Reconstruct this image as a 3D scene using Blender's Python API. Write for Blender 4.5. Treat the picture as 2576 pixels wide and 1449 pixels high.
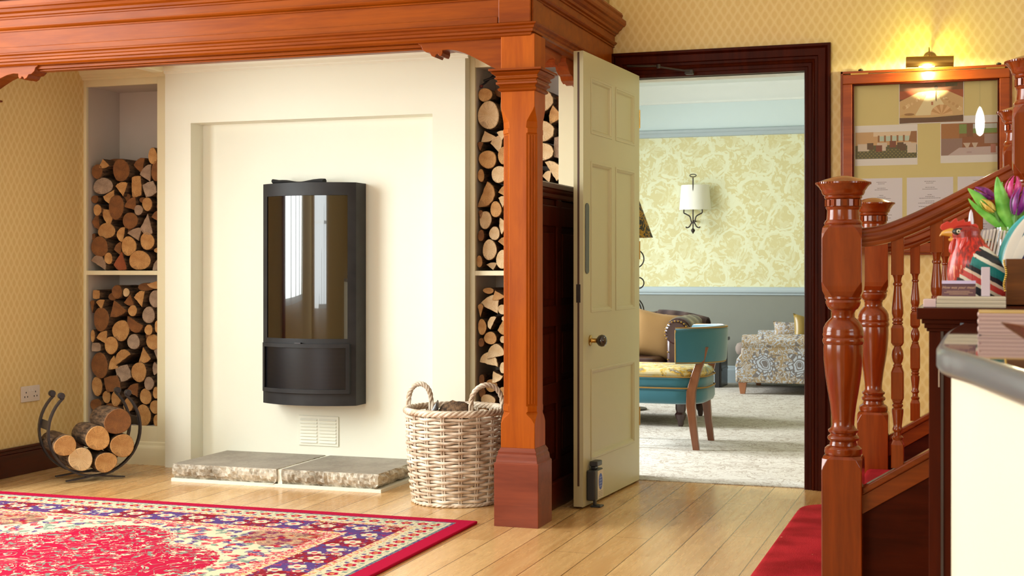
import bpy, bmesh, math, random
from mathutils import Vector, Matrix
from math import sin, cos, pi, radians, sqrt, atan2
for o in list(bpy.data.objects): bpy.data.objects.remove(o)
S = bpy.context.scene
COL = S.collection
R = random.Random(7)

# ---------------------------------------------------------------- camera
cd = bpy.data.cameras.new('camera'); cam = bpy.data.objects.new('camera', cd); COL.objects.link(cam)
cam.location = (0, 0, 1.05); cam.rotation_euler = (radians(90), 0, radians(18.65))
cd.sensor_width = 36; cd.lens = 3430 / 2576 * 36; cd.shift_y = -46.5 / 2576
cd.clip_start = 0.05; cd.clip_end = 60
cd.dof.use_dof = True; cd.dof.focus_distance = 5.6; cd.dof.aperture_fstop = 14
S.camera = cam
# ---------------------------------------------------------------- light
W = bpy.data.worlds.new('world'); S.world = W; W.use_nodes = True
bg = W.node_tree.nodes['Background']; bg.inputs[0].default_value = (.85, .93, 1, 1); bg.inputs[1].default_value = 1.3
S.view_settings.view_transform = 'Standard'; S.view_settings.look = 'None'
S.view_settings.gamma = 1; S.view_settings.exposure = 0.0; S.view_settings.use_curve_mapping = False

def area(name, loc, target, sx, sy, power, color=(1, 1, 1), spread=180):
    l = bpy.data.lights.new(name, 'AREA'); l.shape = 'RECTANGLE'; l.size = sx; l.size_y = sy
    l.energy = power; l.color = color; l.spread = radians(spread)
    o = bpy.data.objects.new(name, l); COL.objects.link(o); o.location = loc
    d = Vector(target) - Vector(loc); o.rotation_euler = d.to_track_quat('-Z', 'Y').to_euler()
    return o
DAY = (.95, 1.0, .985)
# daylight standing in the tall windows of the hall (left wall and the wall behind the viewer)
area('window_light', (-5.28, 3.5, 1.95), (0, 3.5, 1.5), 2.6, 2.3, 270, DAY)
area('window_light', (-3.3, -2.78, 1.6), (-3.0, 6, 1.3), 2.6, 2.0, 120, DAY)
area('window_light', (3.38, 1.0, 1.6), (0, 1.6, 1.3), 2.2, 1.9, 55, DAY)
# daylight standing in the three windows of the lounge
area('window_light', (-4.88, 7.12, 1.7), (-1.3, 7.05, .0), .5, 1.6, 40, (.93, .98, 1), 70)
area('window_light', (-4.88, 8.2, 1.7), (-1.3, 8.1, .0), .7, 1.6, 50, (.93, .98, 1), 70)
area('window_light', (-4.88, 10.6, 1.6), (-1.3, 10.6, .3), 1.7, 1.8, 115, (.93, .98, 1), 120)

# ---------------------------------------------------------------- helpers
def srgb(r, g, b):
    f = lambda c: (c / 12.92 if c <= .04045 else ((c + .055) / 1.055) ** 2.4)
    return (f(r / 255), f(g / 255), f(b / 255), 1)

class MB:
    def __init__(s): s.v = []; s.f = []; s.m = []; s.c = None
    def add(s, vs, fs, m=0):
        n = len(s.v); s.v += [tuple(p) for p in vs]
        for f in fs: s.f.append([n + i for i in f]); s.m.append(m)
        return s
    def box(s, x0, x1, y0, y1, z0, z1, m=0):
        v = [(x, y, z) for z in (z0, z1) for y in (y0, y1) for x in (x0, x1)]
        return s.add(v, [(0, 2, 3, 1), (4, 5, 7, 6), (0, 1, 5, 4), (2, 6, 7, 3), (0, 4, 6, 2), (1, 3, 7, 5)], m)
    def prism(s, poly, pl, a, b, m=0, mcap=None):
        P = {'xz': lambda p, t: (p[0], t, p[1]), 'xy': lambda p, t: (p[0], p[1], t), 'yz': lambda p, t: (t, p[0], p[1])}[pl]
        n = len(poly); v = [P(p, a) for p in poly] + [P(p, b) for p in poly]
        s.add(v, [[i, (i + 1) % n, n + (i + 1) % n, n + i] for i in range(n)], m)
        k = len(s.v) - 2 * n
        for f in ([k + i for i in range(n)][::-1], [k + n + i for i in range(n)]):
            s.f.append(f); s.m.append(m if mcap is None else mcap)
        return s
    def rings(s, rs, m=0, closed=True, caps=True, loop=False):
        n = len(rs[0]); base = len(s.v)
        for r in rs: s.v += [tuple(p) for p in r]
        k = len(rs)
        for j in range(k if loop else k - 1):
            j2 = (j + 1) % k
            for i in range(n if closed else n - 1):
                i2 = (i + 1) % n
                s.f.append([base + j * n + i, base + j * n + i2, base + j2 * n + i2, base + j2 * n + i]); s.m.append(m)
        if caps and closed and not loop:
            s.f.append([base + i for i in range(n)][::-1]); s.m.append(m)
            s.f.append([base + (k - 1) * n + i for i in range(n)]); s.m.append(m)
        return s
    def lathe(s, prof, c, n=28, m=0, sx=1, sy=1):
        return s.rings([[(c[0] + r * cos(2 * pi * i / n) * sx, c[1] + r * sin(2 * pi * i / n) * sy, c[2] + z) for i in range(n)] for r, z in prof], m)
    def tube(s, pts, r, n=8, m=0, closed=False, flat=1.0, flatdir=None):
        pts = [Vector(p) for p in pts]; k = len(pts); rs = []
        up = None
        for j in range(k):
            a = pts[(j - 1) % k] if (closed or j > 0) else pts[j]
            b = pts[(j + 1) % k] if (closed or j < k - 1) else pts[j]
            t = (b - a).normalized()
            if up is None:
                up = Vector((0, 0, 1)) if abs(t.z) < .9 else Vector((1, 0, 0))
                if flatdir is not None: up = Vector(flatdir)
            if flatdir is not None: up = Vector(flatdir)
            up = (up - t * up.dot(t)).normalized(); w = t.cross(up)
            rr = r[j] if isinstance(r, (list, tuple)) else r
            rs.append([pts[j] + up * (rr * cos(2 * pi * i / n)) + w * (rr * flat * sin(2 * pi * i / n)) for i in range(n)])
        return s.rings(rs, m, caps=not closed, loop=closed)
    def sphere(s, c, r, n=14, m=0, sc=(1, 1, 1)):
        rs = []
        for j in range(1, n):
            a = pi * j / n
            rs.append([(c[0] + r * sc[0] * sin(a) * cos(2 * pi * i / (2 * n)), c[1] + r * sc[1] * sin(a) * sin(2 * pi * i / (2 * n)), c[2] - r * sc[2] * cos(a)) for i in range(2 * n)])
        return s.rings(rs, m)
    def xf(s, M, a=0):
        s.v = s.v[:a] + [tuple(M @ Vector(p)) for p in s.v[a:]]; return s
    def build(s, name, mats, parent=None, origin=None, smooth=None, bevel=0, seg=2):
        if not isinstance(mats, (list, tuple)): mats = [mats]
        if parent is not None: o0 = PO[parent.name]
        elif origin is not None: o0 = Vector(origin)
        else:
            xs = [p[0] for p in s.v]; ys = [p[1] for p in s.v]; zs = [p[2] for p in s.v]
            o0 = Vector(((min(xs) + max(xs)) / 2, (min(ys) + max(ys)) / 2, min(zs)))
        me = bpy.data.meshes.new(name)
        me.from_pydata([tuple(Vector(p) - o0) for p in s.v], [], s.f)
        for m in mats: me.materials.append(m)
        for p, m in zip(me.polygons, s.m): p.material_index = m
        b = bmesh.new(); b.from_mesh(me); bmesh.ops.recalc_face_normals(b, faces=b.faces)
        b.to_mesh(me); b.free()
        if smooth is not None:
            for p in me.polygons: p.use_smooth = True
            me.set_sharp_from_angle(angle=radians(smooth))
        o = bpy.data.objects.new(name, me); COL.objects.link(o)
        if parent is not None: o.parent = parent; PO[o.name] = o0
        else: o.location = o0; PO[o.name] = o0
        if bevel:
            bv = o.modifiers.new('bevel', 'BEVEL'); bv.width = bevel; bv.segments = seg; bv.limit_method = 'ANGLE'; bv.angle_limit = radians(40)
        return o
PO = {}
def thing(name, label, cat, loc, group=None):
    o = bpy.data.objects.new(name, None); COL.objects.link(o); o.location = loc; PO[o.name] = Vector(loc)
    o.empty_display_size = .05
    return tag(o, label, cat, group)
def tag(o, label, cat, group=None):
    o['label'] = label; o['category'] = cat
    if group: o['group'] = group
    return o
def struct(o): o['kind'] = 'structure'; return o
def lab(o, l): o['label'] = l; return o
def dup(root, loc):
    r = root.copy(); COL.objects.link(r); r.location = loc; PO[r.name] = Vector(loc)
    for ch in list(root.children):
        c = ch.copy(); COL.objects.link(c); c.parent = r
        for g in list(ch.children):
            d = g.copy(); COL.objects.link(d); d.parent = c
    return r

# ---- node expression builder
class X:
    def __init__(s, nt, k): s.nt = nt; s.k = k
    def _m(s, op, *a):
        n = s.nt.nodes.new('ShaderNodeMath'); n.operation = op
        for i, q in enumerate((s,) + a):
            if isinstance(q, X): s.nt.links.new(q.k, n.inputs[i])
            else: n.inputs[i].default_value = q
        return X(s.nt, n.outputs[0])
    def __add__(s, o): return s._m('ADD', o)
    def __radd__(s, o): return s._m('ADD', o)
    def __sub__(s, o): return s._m('SUBTRACT', o)
    def __rsub__(s, o): return (s * -1) + o
    def __mul__(s, o): return s._m('MULTIPLY', o)
    def __rmul__(s, o): return s._m('MULTIPLY', o)
    def __truediv__(s, o): return s._m('DIVIDE', o)
    def sin(s): return s._m('SINE')
    def cos(s): return s._m('COSINE')
    def abs(s): return s._m('ABSOLUTE')
    def fract(s): return s._m('FRACT')
    def floor(s): return s._m('FLOOR')
    def sqrt(s): return s._m('SQRT')
    def min(s, o): return s._m('MINIMUM', o)
    def max(s, o): return s._m('MAXIMUM', o)
    def atan2(s, o): return s._m('ARCTAN2', o)
    def gt(s, o): return s._m('GREATER_THAN', o)
    def lt(s, o): return s._m('LESS_THAN', o)
    def band(s, a, b): return s.gt(a) * s.lt(b)
    def sm(s, a, b, lo=0.0, hi=1.0):
        n = s.nt.nodes.new('ShaderNodeMapRange'); n.interpolation_type = 'SMOOTHSTEP'
        s.nt.links.new(s.k, n.inputs[0]); n.inputs[1].default_value = a; n.inputs[2].default_value = b
        n.inputs[3].default_value = lo; n.inputs[4].default_value = hi
        return X(s.nt, n.outputs[0])
class Mat:
    def __init__(s, name, rough=.5, metal=0, coat=0, spec=.5, base=None):
        s.m = bpy.data.materials.new(name); s.m.use_nodes = True; s.nt = s.m.node_tree
        s.b = s.nt.nodes['Principled BSDF']
        s.b.inputs['Roughness'].default_value = rough; s.b.inputs['Metallic'].default_value = metal
        s.b.inputs['Coat Weight'].default_value = coat; s.b.inputs['Coat Roughness'].default_value = .12
        s.b.inputs['Specular IOR Level'].default_value = spec
        if base: s.b.inputs['Base Color'].default_value = base
    def pos(s, kind='obj'):
        if kind == 'world': k = s.nt.nodes.new('ShaderNodeNewGeometry').outputs['Position']
        else: k = s.nt.nodes.new('ShaderNodeTexCoord').outputs['Object']
        sp = s.nt.nodes.new('ShaderNodeSeparateXYZ'); s.nt.links.new(k, sp.inputs[0]); s.p = k
        return [X(s.nt, sp.outputs[i]) for i in range(3)]
    def vec(s, x, y, z):
        n = s.nt.nodes.new('ShaderNodeCombineXYZ')
        for i, q in enumerate((x, y, z)):
            if isinstance(q, X): s.nt.links.new(q.k, n.inputs[i])
            else: n.inputs[i].default_value = q
        return n.outputs[0]
    def noise(s, v, scale=5, detail=3, rough=.5, dist=0):
        n = s.nt.nodes.new('ShaderNodeTexNoise'); s.nt.links.new(v, n.inputs['Vector'])
        n.inputs['Scale'].default_value = scale; n.inputs['Detail'].default_value = detail; n.inputs['Roughness'].default_value = rough; n.inputs['Distortion'].default_value = dist
        return X(s.nt, n.outputs['Fac'])
    def white(s, v, dim='3D'):
        n = s.nt.nodes.new('ShaderNodeTexWhiteNoise'); n.noise_dimensions = dim
        s.nt.links.new(v if not isinstance(v, X) else v.k, n.inputs['W' if dim == '1D' else 'Vector'])
        return X(s.nt, n.outputs['Value'])
    def voro(s, v, scale=10, feat='F1', out='Distance', rnd=1.0):
        n = s.nt.nodes.new('ShaderNodeTexVoronoi'); n.feature = feat; s.nt.links.new(v, n.inputs['Vector'])
        n.inputs['Scale'].default_value = scale; n.inputs['Randomness'].default_value = rnd
        return X(s.nt, n.outputs[out]) if out == 'Distance' else n.outputs[out]
    def rnd(s):
        n = s.nt.nodes.new('ShaderNodeObjectInfo'); return X(s.nt, n.outputs['Random'])
    def mix(s, f, a, b, mode='MIX'):
        n = s.nt.nodes.new('ShaderNodeMix'); n.data_type = 'RGBA'; n.blend_type = mode
        for i, q in ((0, f), (6, a), (7, b)):
            if isinstance(q, X): s.nt.links.new(q.k, n.inputs[i])
            elif isinstance(q, (float, int)): n.inputs[i].default_value = q
            elif isinstance(q, tuple): n.inputs[i].default_value = q
            else: s.nt.links.new(q, n.inputs[i])
        return n.outputs[2]
    def ramp(s, f, stops, const=False):
        n = s.nt.nodes.new('ShaderNodeValToRGB'); s.nt.links.new(f.k, n.inputs[0]); cr = n.color_ramp
        if const: cr.interpolation = 'CONSTANT'
        while len(cr.elements) < len(stops): cr.elements.new(.5)
        for e, (p, c) in zip(cr.elements, stops): e.position = p; e.color = c
        return n.outputs[0]
    def color(s, k):
        if isinstance(k, tuple): s.b.inputs['Base Color'].default_value = k
        else: s.nt.links.new(k, s.b.inputs['Base Color'])
        return s
    def bump(s, h, strength=.3, dist=.002):
        n = s.nt.nodes.new('ShaderNodeBump'); s.nt.links.new(h.k, n.inputs['Height']); n.inputs['Strength'].default_value = strength; n.inputs['Distance'].default_value = dist
        s.nt.links.new(n.outputs[0], s.b.inputs['Normal']); return s
    def roughk(s, x): s.nt.links.new(x.k, s.b.inputs['Roughness']); return s
def mix4(a, b, t): return tuple(a[i] * (1 - t) + b[i] * t for i in range(4))
def plain(name, col, rough=.5, metal=0, coat=0, bumpy=0, spec=.5, vary=.06):
    m = Mat(name, rough, metal, coat, spec); x, y, z = m.pos()
    n = m.noise(m.p, 9, 3)
    m.color(m.mix(n, mix4(col, (0, 0, 0, 1), vary), mix4(col, (1, 1, 1, 1), vary * .5)))
    if bumpy: m.bump(m.noise(m.p, 160, 3), bumpy, .002)
    return m.m
def wood(name, lo, hi, axis='z', rough=.28, coat=.35, scale=1.0, spec=.35):
    m = Mat(name, rough, 0, coat, spec); x, y, z = m.pos()
    k = 14 * scale; t = 1.3 * scale
    v = {'z': m.vec(x * k, y * k, z * t), 'x': m.vec(x * t, y * k, z * k), 'y': m.vec(x * k, y * t, z * k)}[axis]
    a = m.noise(v, 1.0, 4, .6, .8); b = m.noise(v, 6.0, 3, .6)
    f = (a * .75 + b * .25).sm(.3, .7)
    m.color(m.mix(f * .8 + .1, lo, hi)); m.bump(b, .08, .001)
    return m.m
# ---------------------------------------------------------------- materials
WOOD = wood('varnished_pine', srgb(142, 62, 5), srgb(176, 88, 10), 'z', .42, .05, spec=.12)
WOODX = wood('varnished_pine_along', srgb(110, 44, 2), srgb(144, 68, 5), 'x', .36, .05, spec=.12)
WOODY = wood('varnished_pine_across', srgb(120, 44, 8), srgb(160, 74, 20), 'y', .4, .1, spec=.2)
PLINTH = wood('worn_plinth_wood', srgb(104, 42, 22), srgb(136, 62, 36), 'x', .45, .05, spec=.3)
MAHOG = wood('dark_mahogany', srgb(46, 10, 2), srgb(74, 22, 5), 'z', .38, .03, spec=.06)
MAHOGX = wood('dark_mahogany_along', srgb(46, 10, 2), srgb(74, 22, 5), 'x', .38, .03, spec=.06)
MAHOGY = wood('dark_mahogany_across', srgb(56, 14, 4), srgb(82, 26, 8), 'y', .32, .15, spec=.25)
REDW = wood('red_stair_wood', srgb(98, 32, 5), srgb(142, 58, 13), 'z', .18, .35, spec=.3)
REDWX = wood('red_stair_wood_along', srgb(94, 32, 5), srgb(136, 58, 13), 'x', .22, .3, spec=.28)
CASEW = wood('display_case_wood', srgb(116, 42, 8), srgb(156, 70, 18), 'x', .3, .25, spec=.28)
CREAM = plain('cream_wall_paint', srgb(238, 238, 222), .6, vary=.02)
CREAMT = plain('cream_trim_paint', srgb(238, 230, 196), .45, vary=.02)
DOORP = plain('old_cream_door_paint', srgb(190, 182, 145), .4, vary=.03)
WHITE = plain('white_paint', srgb(235, 240, 236), .6, vary=.02)
NICHE = plain('niche_plaster', srgb(206, 196, 186), .8, vary=.06)
IRON = plain('dark_iron', srgb(62, 60, 64), .42, .7)
BLACK = plain('black_plastic', srgb(20, 20, 22), .4)
GLASSM = Mat('clear_glass', .02); GLASSM.b.inputs['Transmission Weight'].default_value = 1; GLASSM.b.inputs['IOR'].default_value = 1.45; GLASS = GLASSM.m
BRASS = plain('aged_brass', srgb(176, 138, 66), .3, 1)
DARKM = plain('bronze_metal', srgb(52, 42, 36), .45, .6)

# hall wallpaper: staggered drop motif, tone on tone
def hallpaper(name, axis):
    m = Mat(name, .65); x, y, z = m.pos('world')
    u = x if axis == 'x' else y
    a = (u * (2 * pi / .044)); b = (z * (2 * pi / .07))
    p = (a.cos() + (b + b.sin() * .0).cos()).abs() + (b * .5).sin().abs() * .12
    f = p.sm(.1, .4); d = p.sm(.7, 1.3)
    m.color(m.mix(d * .6, m.mix(f * .7, srgb(240, 216, 160), srgb(235, 206, 142)), srgb(226, 192, 124)))
    return m.m
PAPX = hallpaper('hall_wallpaper_x', 'x'); PAPY = hallpaper('hall_wallpaper_y', 'y')

# lounge wallpaper: scrolling acanthus, half-drop repeat
def damask():
    m = Mat('lounge_leaf_wallpaper', .6); x, y, z = m.pos('world')
    wn = m.noise(m.p, 5, 2); wn2 = m.noise(m.vec(x + 7, 0, z), 5, 2); x = x + (wn - .5) * .16; z = z + (wn2 - .5) * .16
    def cell(ox, oz, sx=.42, sz=.5):
        row = ((z + oz) / sz).floor()
        u = (((x + ox) / sx) + row * .5 + .5).fract() * sx - sx / 2
        w = ((z + oz) / sz).fract() * sz - sz / 2
        return u, w
    f = None
    for (ox, oz, r0, ph) in ((0, 0, .125, 0), (.17, .24, .105, 1.2), (.3, .1, .085, 2.3)):
        u, w = cell(ox, oz)
        r = (u * u + w * w).sqrt(); t = w.atan2(u)
        # spiral stem, scalloped leaf outside the stem, bud inside
        stem = ((r - r0 - t * .012).abs() - .007).sm(.005, 0.0) * t.gt(-2.3)
        sc = (t * 9 + ph).sin().abs() * .02
        leaf = (r - r0 - .012).gt(0) * (r - (sc + r0 + .022)).lt(0) * t.gt(-1.6)
        bud = (r - ((t * 5 + ph).sin().abs() * .022 + r0 * .5)).sm(.006, -.004)
        vein = ((t * 10 + ph).sin().abs() * r).lt(.012) * .5
        g = (stem.max(leaf)) .max(0)
        g2 = bud * (1 - vein)
        f = (g - g2 * .0).max(0) if f is None else f.max(g)
        h = g2 if ox == 0 and oz == 0 else h.max(g2)
    u, w = cell(.07, .36)
    big = m.noise(m.vec(x * 1.0, 0, z * 1.0), 15, 2, .5, 1.8).sm(.49, .53)
    tone = (big * .75).max(f * .95) * (1 - h * .6)
    m.color(m.mix(tone.min(1), srgb(214, 206, 154), srgb(228, 230, 196)))
    return m.m
DAMASK = damask()

# oak boards
def boards():
    m = Mat('oak_boards', .22, 0, .25); x, y, z = m.pos('world')
    u = (x + 1.769) / .1445; i = u.floor(); fr = u.fract()
    r = m.white((i + .5), '1D')
    gap = (fr - .5).abs().gt(.486)
    # staggered board ends
    e = ((y / 1.9 + r * 3.0).fract() - .5).abs().gt(.4992)
    j = (y / 1.9 + r * 3.0 + .5).floor()
    rr = m.white(m.vec(i, j, 0))
    g = m.noise(m.vec(x * 16 + rr * 40, y * 1.1, rr * 9), 1.0, 4, .6, 1.2)
    g2 = m.noise(m.vec(x * 60, y * 3.5, rr * 5), 1.0, 3, .6)
    kn = m.noise(m.vec(x * 4 + rr * 7, y * 1.6, 0), 1.5, 2).sm(.64, .74)
    f = (g * .55 + g2 * .12 + rr * .3 + .02).sm(.25, .75)
    c = m.mix(f, srgb(196, 146, 88), srgb(228, 186, 128))
    c = m.mix(kn * .4, c, srgb(140, 92, 52))
    c = m.mix(gap.max(e) * .8, c, srgb(92, 50, 22))
    m.color(c); m.roughk(g2.sm(.2, .8, .2, .32))
    m.bump((1 - gap.max(e)) + g2 * .05, .25, .0015)
    return m.m
FLOOR = boards()

def carpetm():
    m = Mat('grey_scroll_carpet', .95, spec=.1); x, y, z = m.pos('world')
    n = m.noise(m.vec(x, y, 0), 9, 3, .5, 2.2)
    line = ((n - .5).abs()).lt(.022); n2 = m.noise(m.vec(x + 3, y, 0), 6, 3, .6, 1.4); l2 = (n2 - .56).abs().lt(.02)
    c = m.mix(line.max(l2) * .6, srgb(206, 200, 190), srgb(140, 122, 104))
    m.color(m.mix(m.noise(m.p, 220, 2).sm(.3, .7) * .3, c, srgb(170, 160, 148)))
    m.bump(m.noise(m.p, 400, 2), .5, .003); return m.m
CARPET = carpetm()

# ---------------------------------------------------------------- shell
def sbox(name, mat, *b): return struct(MB().box(*b).build(name, mat))
sbox('floor', FLOOR, -5.3, 3.4, -2.9, 6.64, -.12, 0)
sbox('floor', CARPET, -5.1, 1.6, 6.64, 12.72, -.12, .004)
# hall ceiling, alcove ceiling, lounge ceiling
sbox('ceiling', WHITE, -5.3, 3.4, -2.9, 6.62, 3.3, 3.4)
sbox('ceiling', CREAM, -4.62, -1.86, 5.44, 6.68, 2.165, 2.25)
sbox('ceiling', WHITE, -5.1, 1.6, 6.79, 12.72, 2.76, 2.86)
# hall left wall with a tall window opening, alcove return
b = MB().box(-5.3, -5.2, -2.9, 2.2, 0, 3.3).box(-5.3, -5.2, 4.8, 6.79, 0, 3.3).box(-5.3, -5.2, 2.2, 4.8, 0, .8).box(-5.3, -5.2, 2.2, 4.8, 3.1, 3.3)
struct(b.build('wall_left', PAPY))
struct(MB().box(-4.75, -4.62, 5.47, 6.7, 0, 2.3).build('wall_left', PAPY))
struct(MB().box(-5.3, -4.67, 5.36, 5.46, 0, 3.3).build('wall_left', PAPX))
struct(MB().box(-5.2, -1.81, 5.40, 5.44, 2.327, 3.3).build('wall_added_shade', PAPX))  # added wall over the front beam, shades the door wall from the window
struct(MB().box(-1.85, -1.81, 5.44, 6.62, 2.327, 3.3).build('wall_added_shade', PAPY))  # side run of the same added shading wall
struct(MB().box(-5.2, -1.7, 6.68, 6.79, 2.2, 3.3).build('wall_upper', PAPX))
b = MB().box(-5.3, -4.6, -2.9, -2.8, 0, 3.3).box(-2.0, 3.4, -2.9, -2.8, 0, 3.3).box(-4.6, -2.0, -2.9, -2.8, 0, .6).box(-4.6, -2.0, -2.9, -2.8, 2.6, 3.3)
struct(b.build('wall_front', PAPX))
b = MB().box(3.4, 3.5, -2.9, -.1, 0, 3.3).box(3.4, 3.5, 2.1, 12.7, 0, 3.3).box(3.4, 3.5, -.1, 2.1, 0, .65).box(3.4, 3.5, -.1, 2.1, 2.55, 3.3)
struct(b.build('wall_right', PAPY))
# window frames and glass of the hall
def window(n, x0, x1, y0, y1, z0, z1, nb):
    f = MB(); t = .05
    alongy = abs(y1 - y0) > abs(x1 - x0)
    a0, a1 = (y0, y1) if alongy else (x0, x1)
    def bx(p, q, zz0, zz1, g=0):
        if alongy: f.box(x0 + g, x1 - g, p, q, zz0, zz1)
        else: f.box(p, q, y0 + g, y1 - g, zz0, zz1)
    bx(a0, a1, z0, z0 + t); bx(a0, a1, z1 - t, z1)
    for i in range(nb + 1):
        c = a0 + (a1 - a0) * i / nb
        bx(max(a0, c - t / 2), min(a1, c + t / 2), z0 + t, z1 - t)
    bx(a0, a1, (z0 + z1) / 2 - .02, (z0 + z1) / 2 + .02, .005)
    o = struct(f.build('window_%d' % n, WHITE)); return o
window(1, -5.26, -5.2, 2.2, 4.8, .8, 3.1, 4)
window(2, -4.6, -2.0, -2.86, -2.8, .6, 2.6, 5)
window(3, 3.4, 3.46, -.1, 2.1, .65, 2.55, 3)
# door wall between hall and lounge: opening x -1.575..-0.76, top 2.0
struct(MB().box(-1.72, -1.64, 6.62, 6.79, 0, 3.3).box(-.75, 3.4, 6.62, 6.79, 0, 3.3).box(-1.64, -.75, 6.62, 6.79, 2.02, 3.3)
       .build('wall_back', PAPX))
# white linings of the opening on the lounge side
struct(MB().box(-.762, -.75, 6.66, 6.79, 0, 2.0).box(-1.64, -1.628, 6.66, 6.79, 0, 2.0).box(-1.64, -.75, 6.66, 6.79, 2.0, 2.02).build('trim_1', WHITE))

def prof_u(path, prof, mats, name):
    """moulding swept round a U path (x0,x1,ztop) lying on y=Yw; prof = [(w outward, d towards viewer)]"""
    x0, x1, zt, yw = path; mb = MB(); rs = []
    for w, d in prof:
        rs.append([(x0 - w, yw - d, 0), (x0 - w, yw - d, zt + w), (x1 + w, yw - d, zt + w), (x1 + w, yw - d, 0)])
    n = len(rs)
    for j in range(n - 1):
        for i in range(3): mb.add([rs[j][i], rs[j][i + 1], rs[j + 1][i + 1], rs[j + 1][i]], [(0, 1, 2, 3)])
    for i in (0, 3): mb.add([r[i] for r in rs] , [list(range(n))])
    return mb
arch = [(0, -.06), (0, .0), (.004, .006), (.016, .006), (.02, .012), (.034, .012), (.038, .02), (.046, .026), (.052, .02), (.064, .02), (.068, .03),
        (.1, .03), (.106, .024), (.112, .034), (.122, .034), (.125, .028), (.125, 0), (0, -.06)]
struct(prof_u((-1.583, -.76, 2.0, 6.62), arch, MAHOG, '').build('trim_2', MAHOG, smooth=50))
struct(MB().box(-.634, 3.4, 6.6, 6.62, 0, .17).box(-.634, 3.4, 6.607, 6.62, .17, .2).build('baseboard_back', MAHOGX, bevel=.004))
struct(MB().box(-4.62, -4.602, 5.49, 6.335, 0, .115).box(-4.62, -4.606, 5.49, 6.335, .115, .135).box(-4.62, -4.6, 5.49, 6.335, .135, .147).build('baseboard_left', MAHOGY, bevel=.003))

# ---------------------------------------------------------------- fireplace wall, recess and log niches
YB, YN, YR = 6.27, 6.335, 6.39
b = MB()
b.box(-4.06, -3.904, YB, 6.68, 0, 2.2).box(-2.532, -2.359, YB, 6.68, 0, 2.2).box(-3.904, -2.532, YB, 6.68, 1.822, 2.2).box(-3.904, -2.532, YR, 6.68, 0, 1.822)
struct(b.build('wall_fireplace', CREAM))
# cornice above the fireplace wall and boxed return in the corner
cp = [(0, 2.088), (.006, 2.086), (.014, 2.094), (.014, 2.1), (.022, 2.106), (.034, 2.112), (.04, 2.128), (.052, 2.136), (.06, 2.15), (.075, 2.156), (.075, 2.166), (0, 2.166)]
struct(MB().prism([(YB - o, z) for o, z in cp], 'yz', -4.06, -2.34).build('trim_3', CREAM, smooth=35))
struct(MB().box(-4.085, -4.02, 5.44, 6.19, 2.085, 2.166).box(-4.11, -4.085, 5.44, 6.19, 2.125, 2.166).build('trim_4', CREAMT, bevel=.006))
struct(MB().prism([(YN - o, z) for o, z in cp], 'yz', -4.62, -4.06).build('trim_5', CREAMT, smooth=35))

def niche(x0, x1, fx0, fx1, n, open_bottom=.2):
    """cream face frame, shelf and plinth around a two-storey log niche"""
    f = MB()
    f.box(fx0, x0, YN, YN + .02, 0, 2.165).box(x1, fx1, YN, YN + .02, 0, 2.165)
    f.box(x0, x1, YN, YN + .02, 2.05, 2.165).box(x0, x1, YN, YN + .02, .09, .205)
    struct(f.build('trim_%d' % n, CREAMT, bevel=.002))
    s = MB().box(x0 - .03, x1 + .03, YN + .002, YN + .31, 1.02, 1.044)
    struct(s.build('trim_%d' % (n + 1), CREAMT, bevel=.002))
    pf = [(YN, .0), (YN - .02, .0), (YN - .02, .085), (YN - .014, .1), (YN - .008, .105), (YN - .006, .118), (YN, .124)]
    struct(MB().prism(pf, 'yz', fx0, fx1).build('trim_%d' % (n + 2), CREAMT, smooth=35))
    w = MB().box(x0 - .03, x0 - .001, YN + .02, 6.645, .0, 2.165).box(x1 + .001, x1 + .03, YN + .02, 6.645, .0, 2.165)
    w.box(x0 - .03, x1 + .03, 6.645, 6.68, 0, 2.2).box(x0 - .001, x1 + .001, YN + .02, 6.645, .16, .203).box(x0, x1, YN + .02, 6.645, 2.055, 2.1)
    struct(w.build('wall_niche', NICHE))
niche(-4.601, -4.152, -4.62, -4.06, 6)
niche(-2.331, -1.9, -2.359, -1.72, 9)

# ---------------------------------------------------------------- timber beam, posts, brackets, side screen
BX, BY = -1.70, 5.28
def lsweep(prof, name, mat, parent, xl=-4.62, yr=6.62):
    mb = MB(); rs = [[(xl, BY - o, z), (BX + o, BY - o, z), (BX + o, yr, z)] for o, z in prof]
    n = len(rs)
    for j in range(n):
        k = (j + 1) % n
        for i in range(2): mb.add([rs[j][i], rs[j][i + 1], rs[k][i + 1], rs[k][i]], [(0, 1, 2, 3)])
    for i in (0, 2): mb.add([r[i] for r in rs], [list(range(n))])
    b_ = mb
    return b_.build(name, mat, parent, smooth=35)
beam = thing('timber_beam', 'long orange-varnished wooden beam with mouldings over the fireplace alcove', 'beam', (-1.70, 5.28, 1.99))
body = [(-.15, 2.0), (-.012, 2.0), (-.002, 2.008), (0, 2.016), (.010, 2.02), (.010, 2.03), (.016, 2.034), (.018, 2.042), (.028, 2.048), (.03, 2.054), (.0, 2.056), (0, 2.09), (0, 2.155), (0, 2.235), (-.15, 2.235)]
lsweep(body, 'frieze', WOODX, beam)
top = [(0, 2.157), (.006, 2.158), (.008, 2.163), (.004, 2.166), (.012, 2.170), (.018, 2.176), (.02, 2.181), (.008, 2.182), (.008, 2.214), (.014, 2.216), (.016, 2.222), (.026, 2.226), (.03, 2.236), (.042, 2.244), (.05, 2.256), (.06, 2.26), (.066, 2.27), (.066, 2.287),
       (.03, 2.289), (.03, 2.30), (.045, 2.303), (.05, 2.315), (.045, 2.327), (-.15, 2.327), (-.15, 2.235), (0, 2.235)]
lsweep(top, 'crown_moulding', WOODX, beam)
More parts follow.
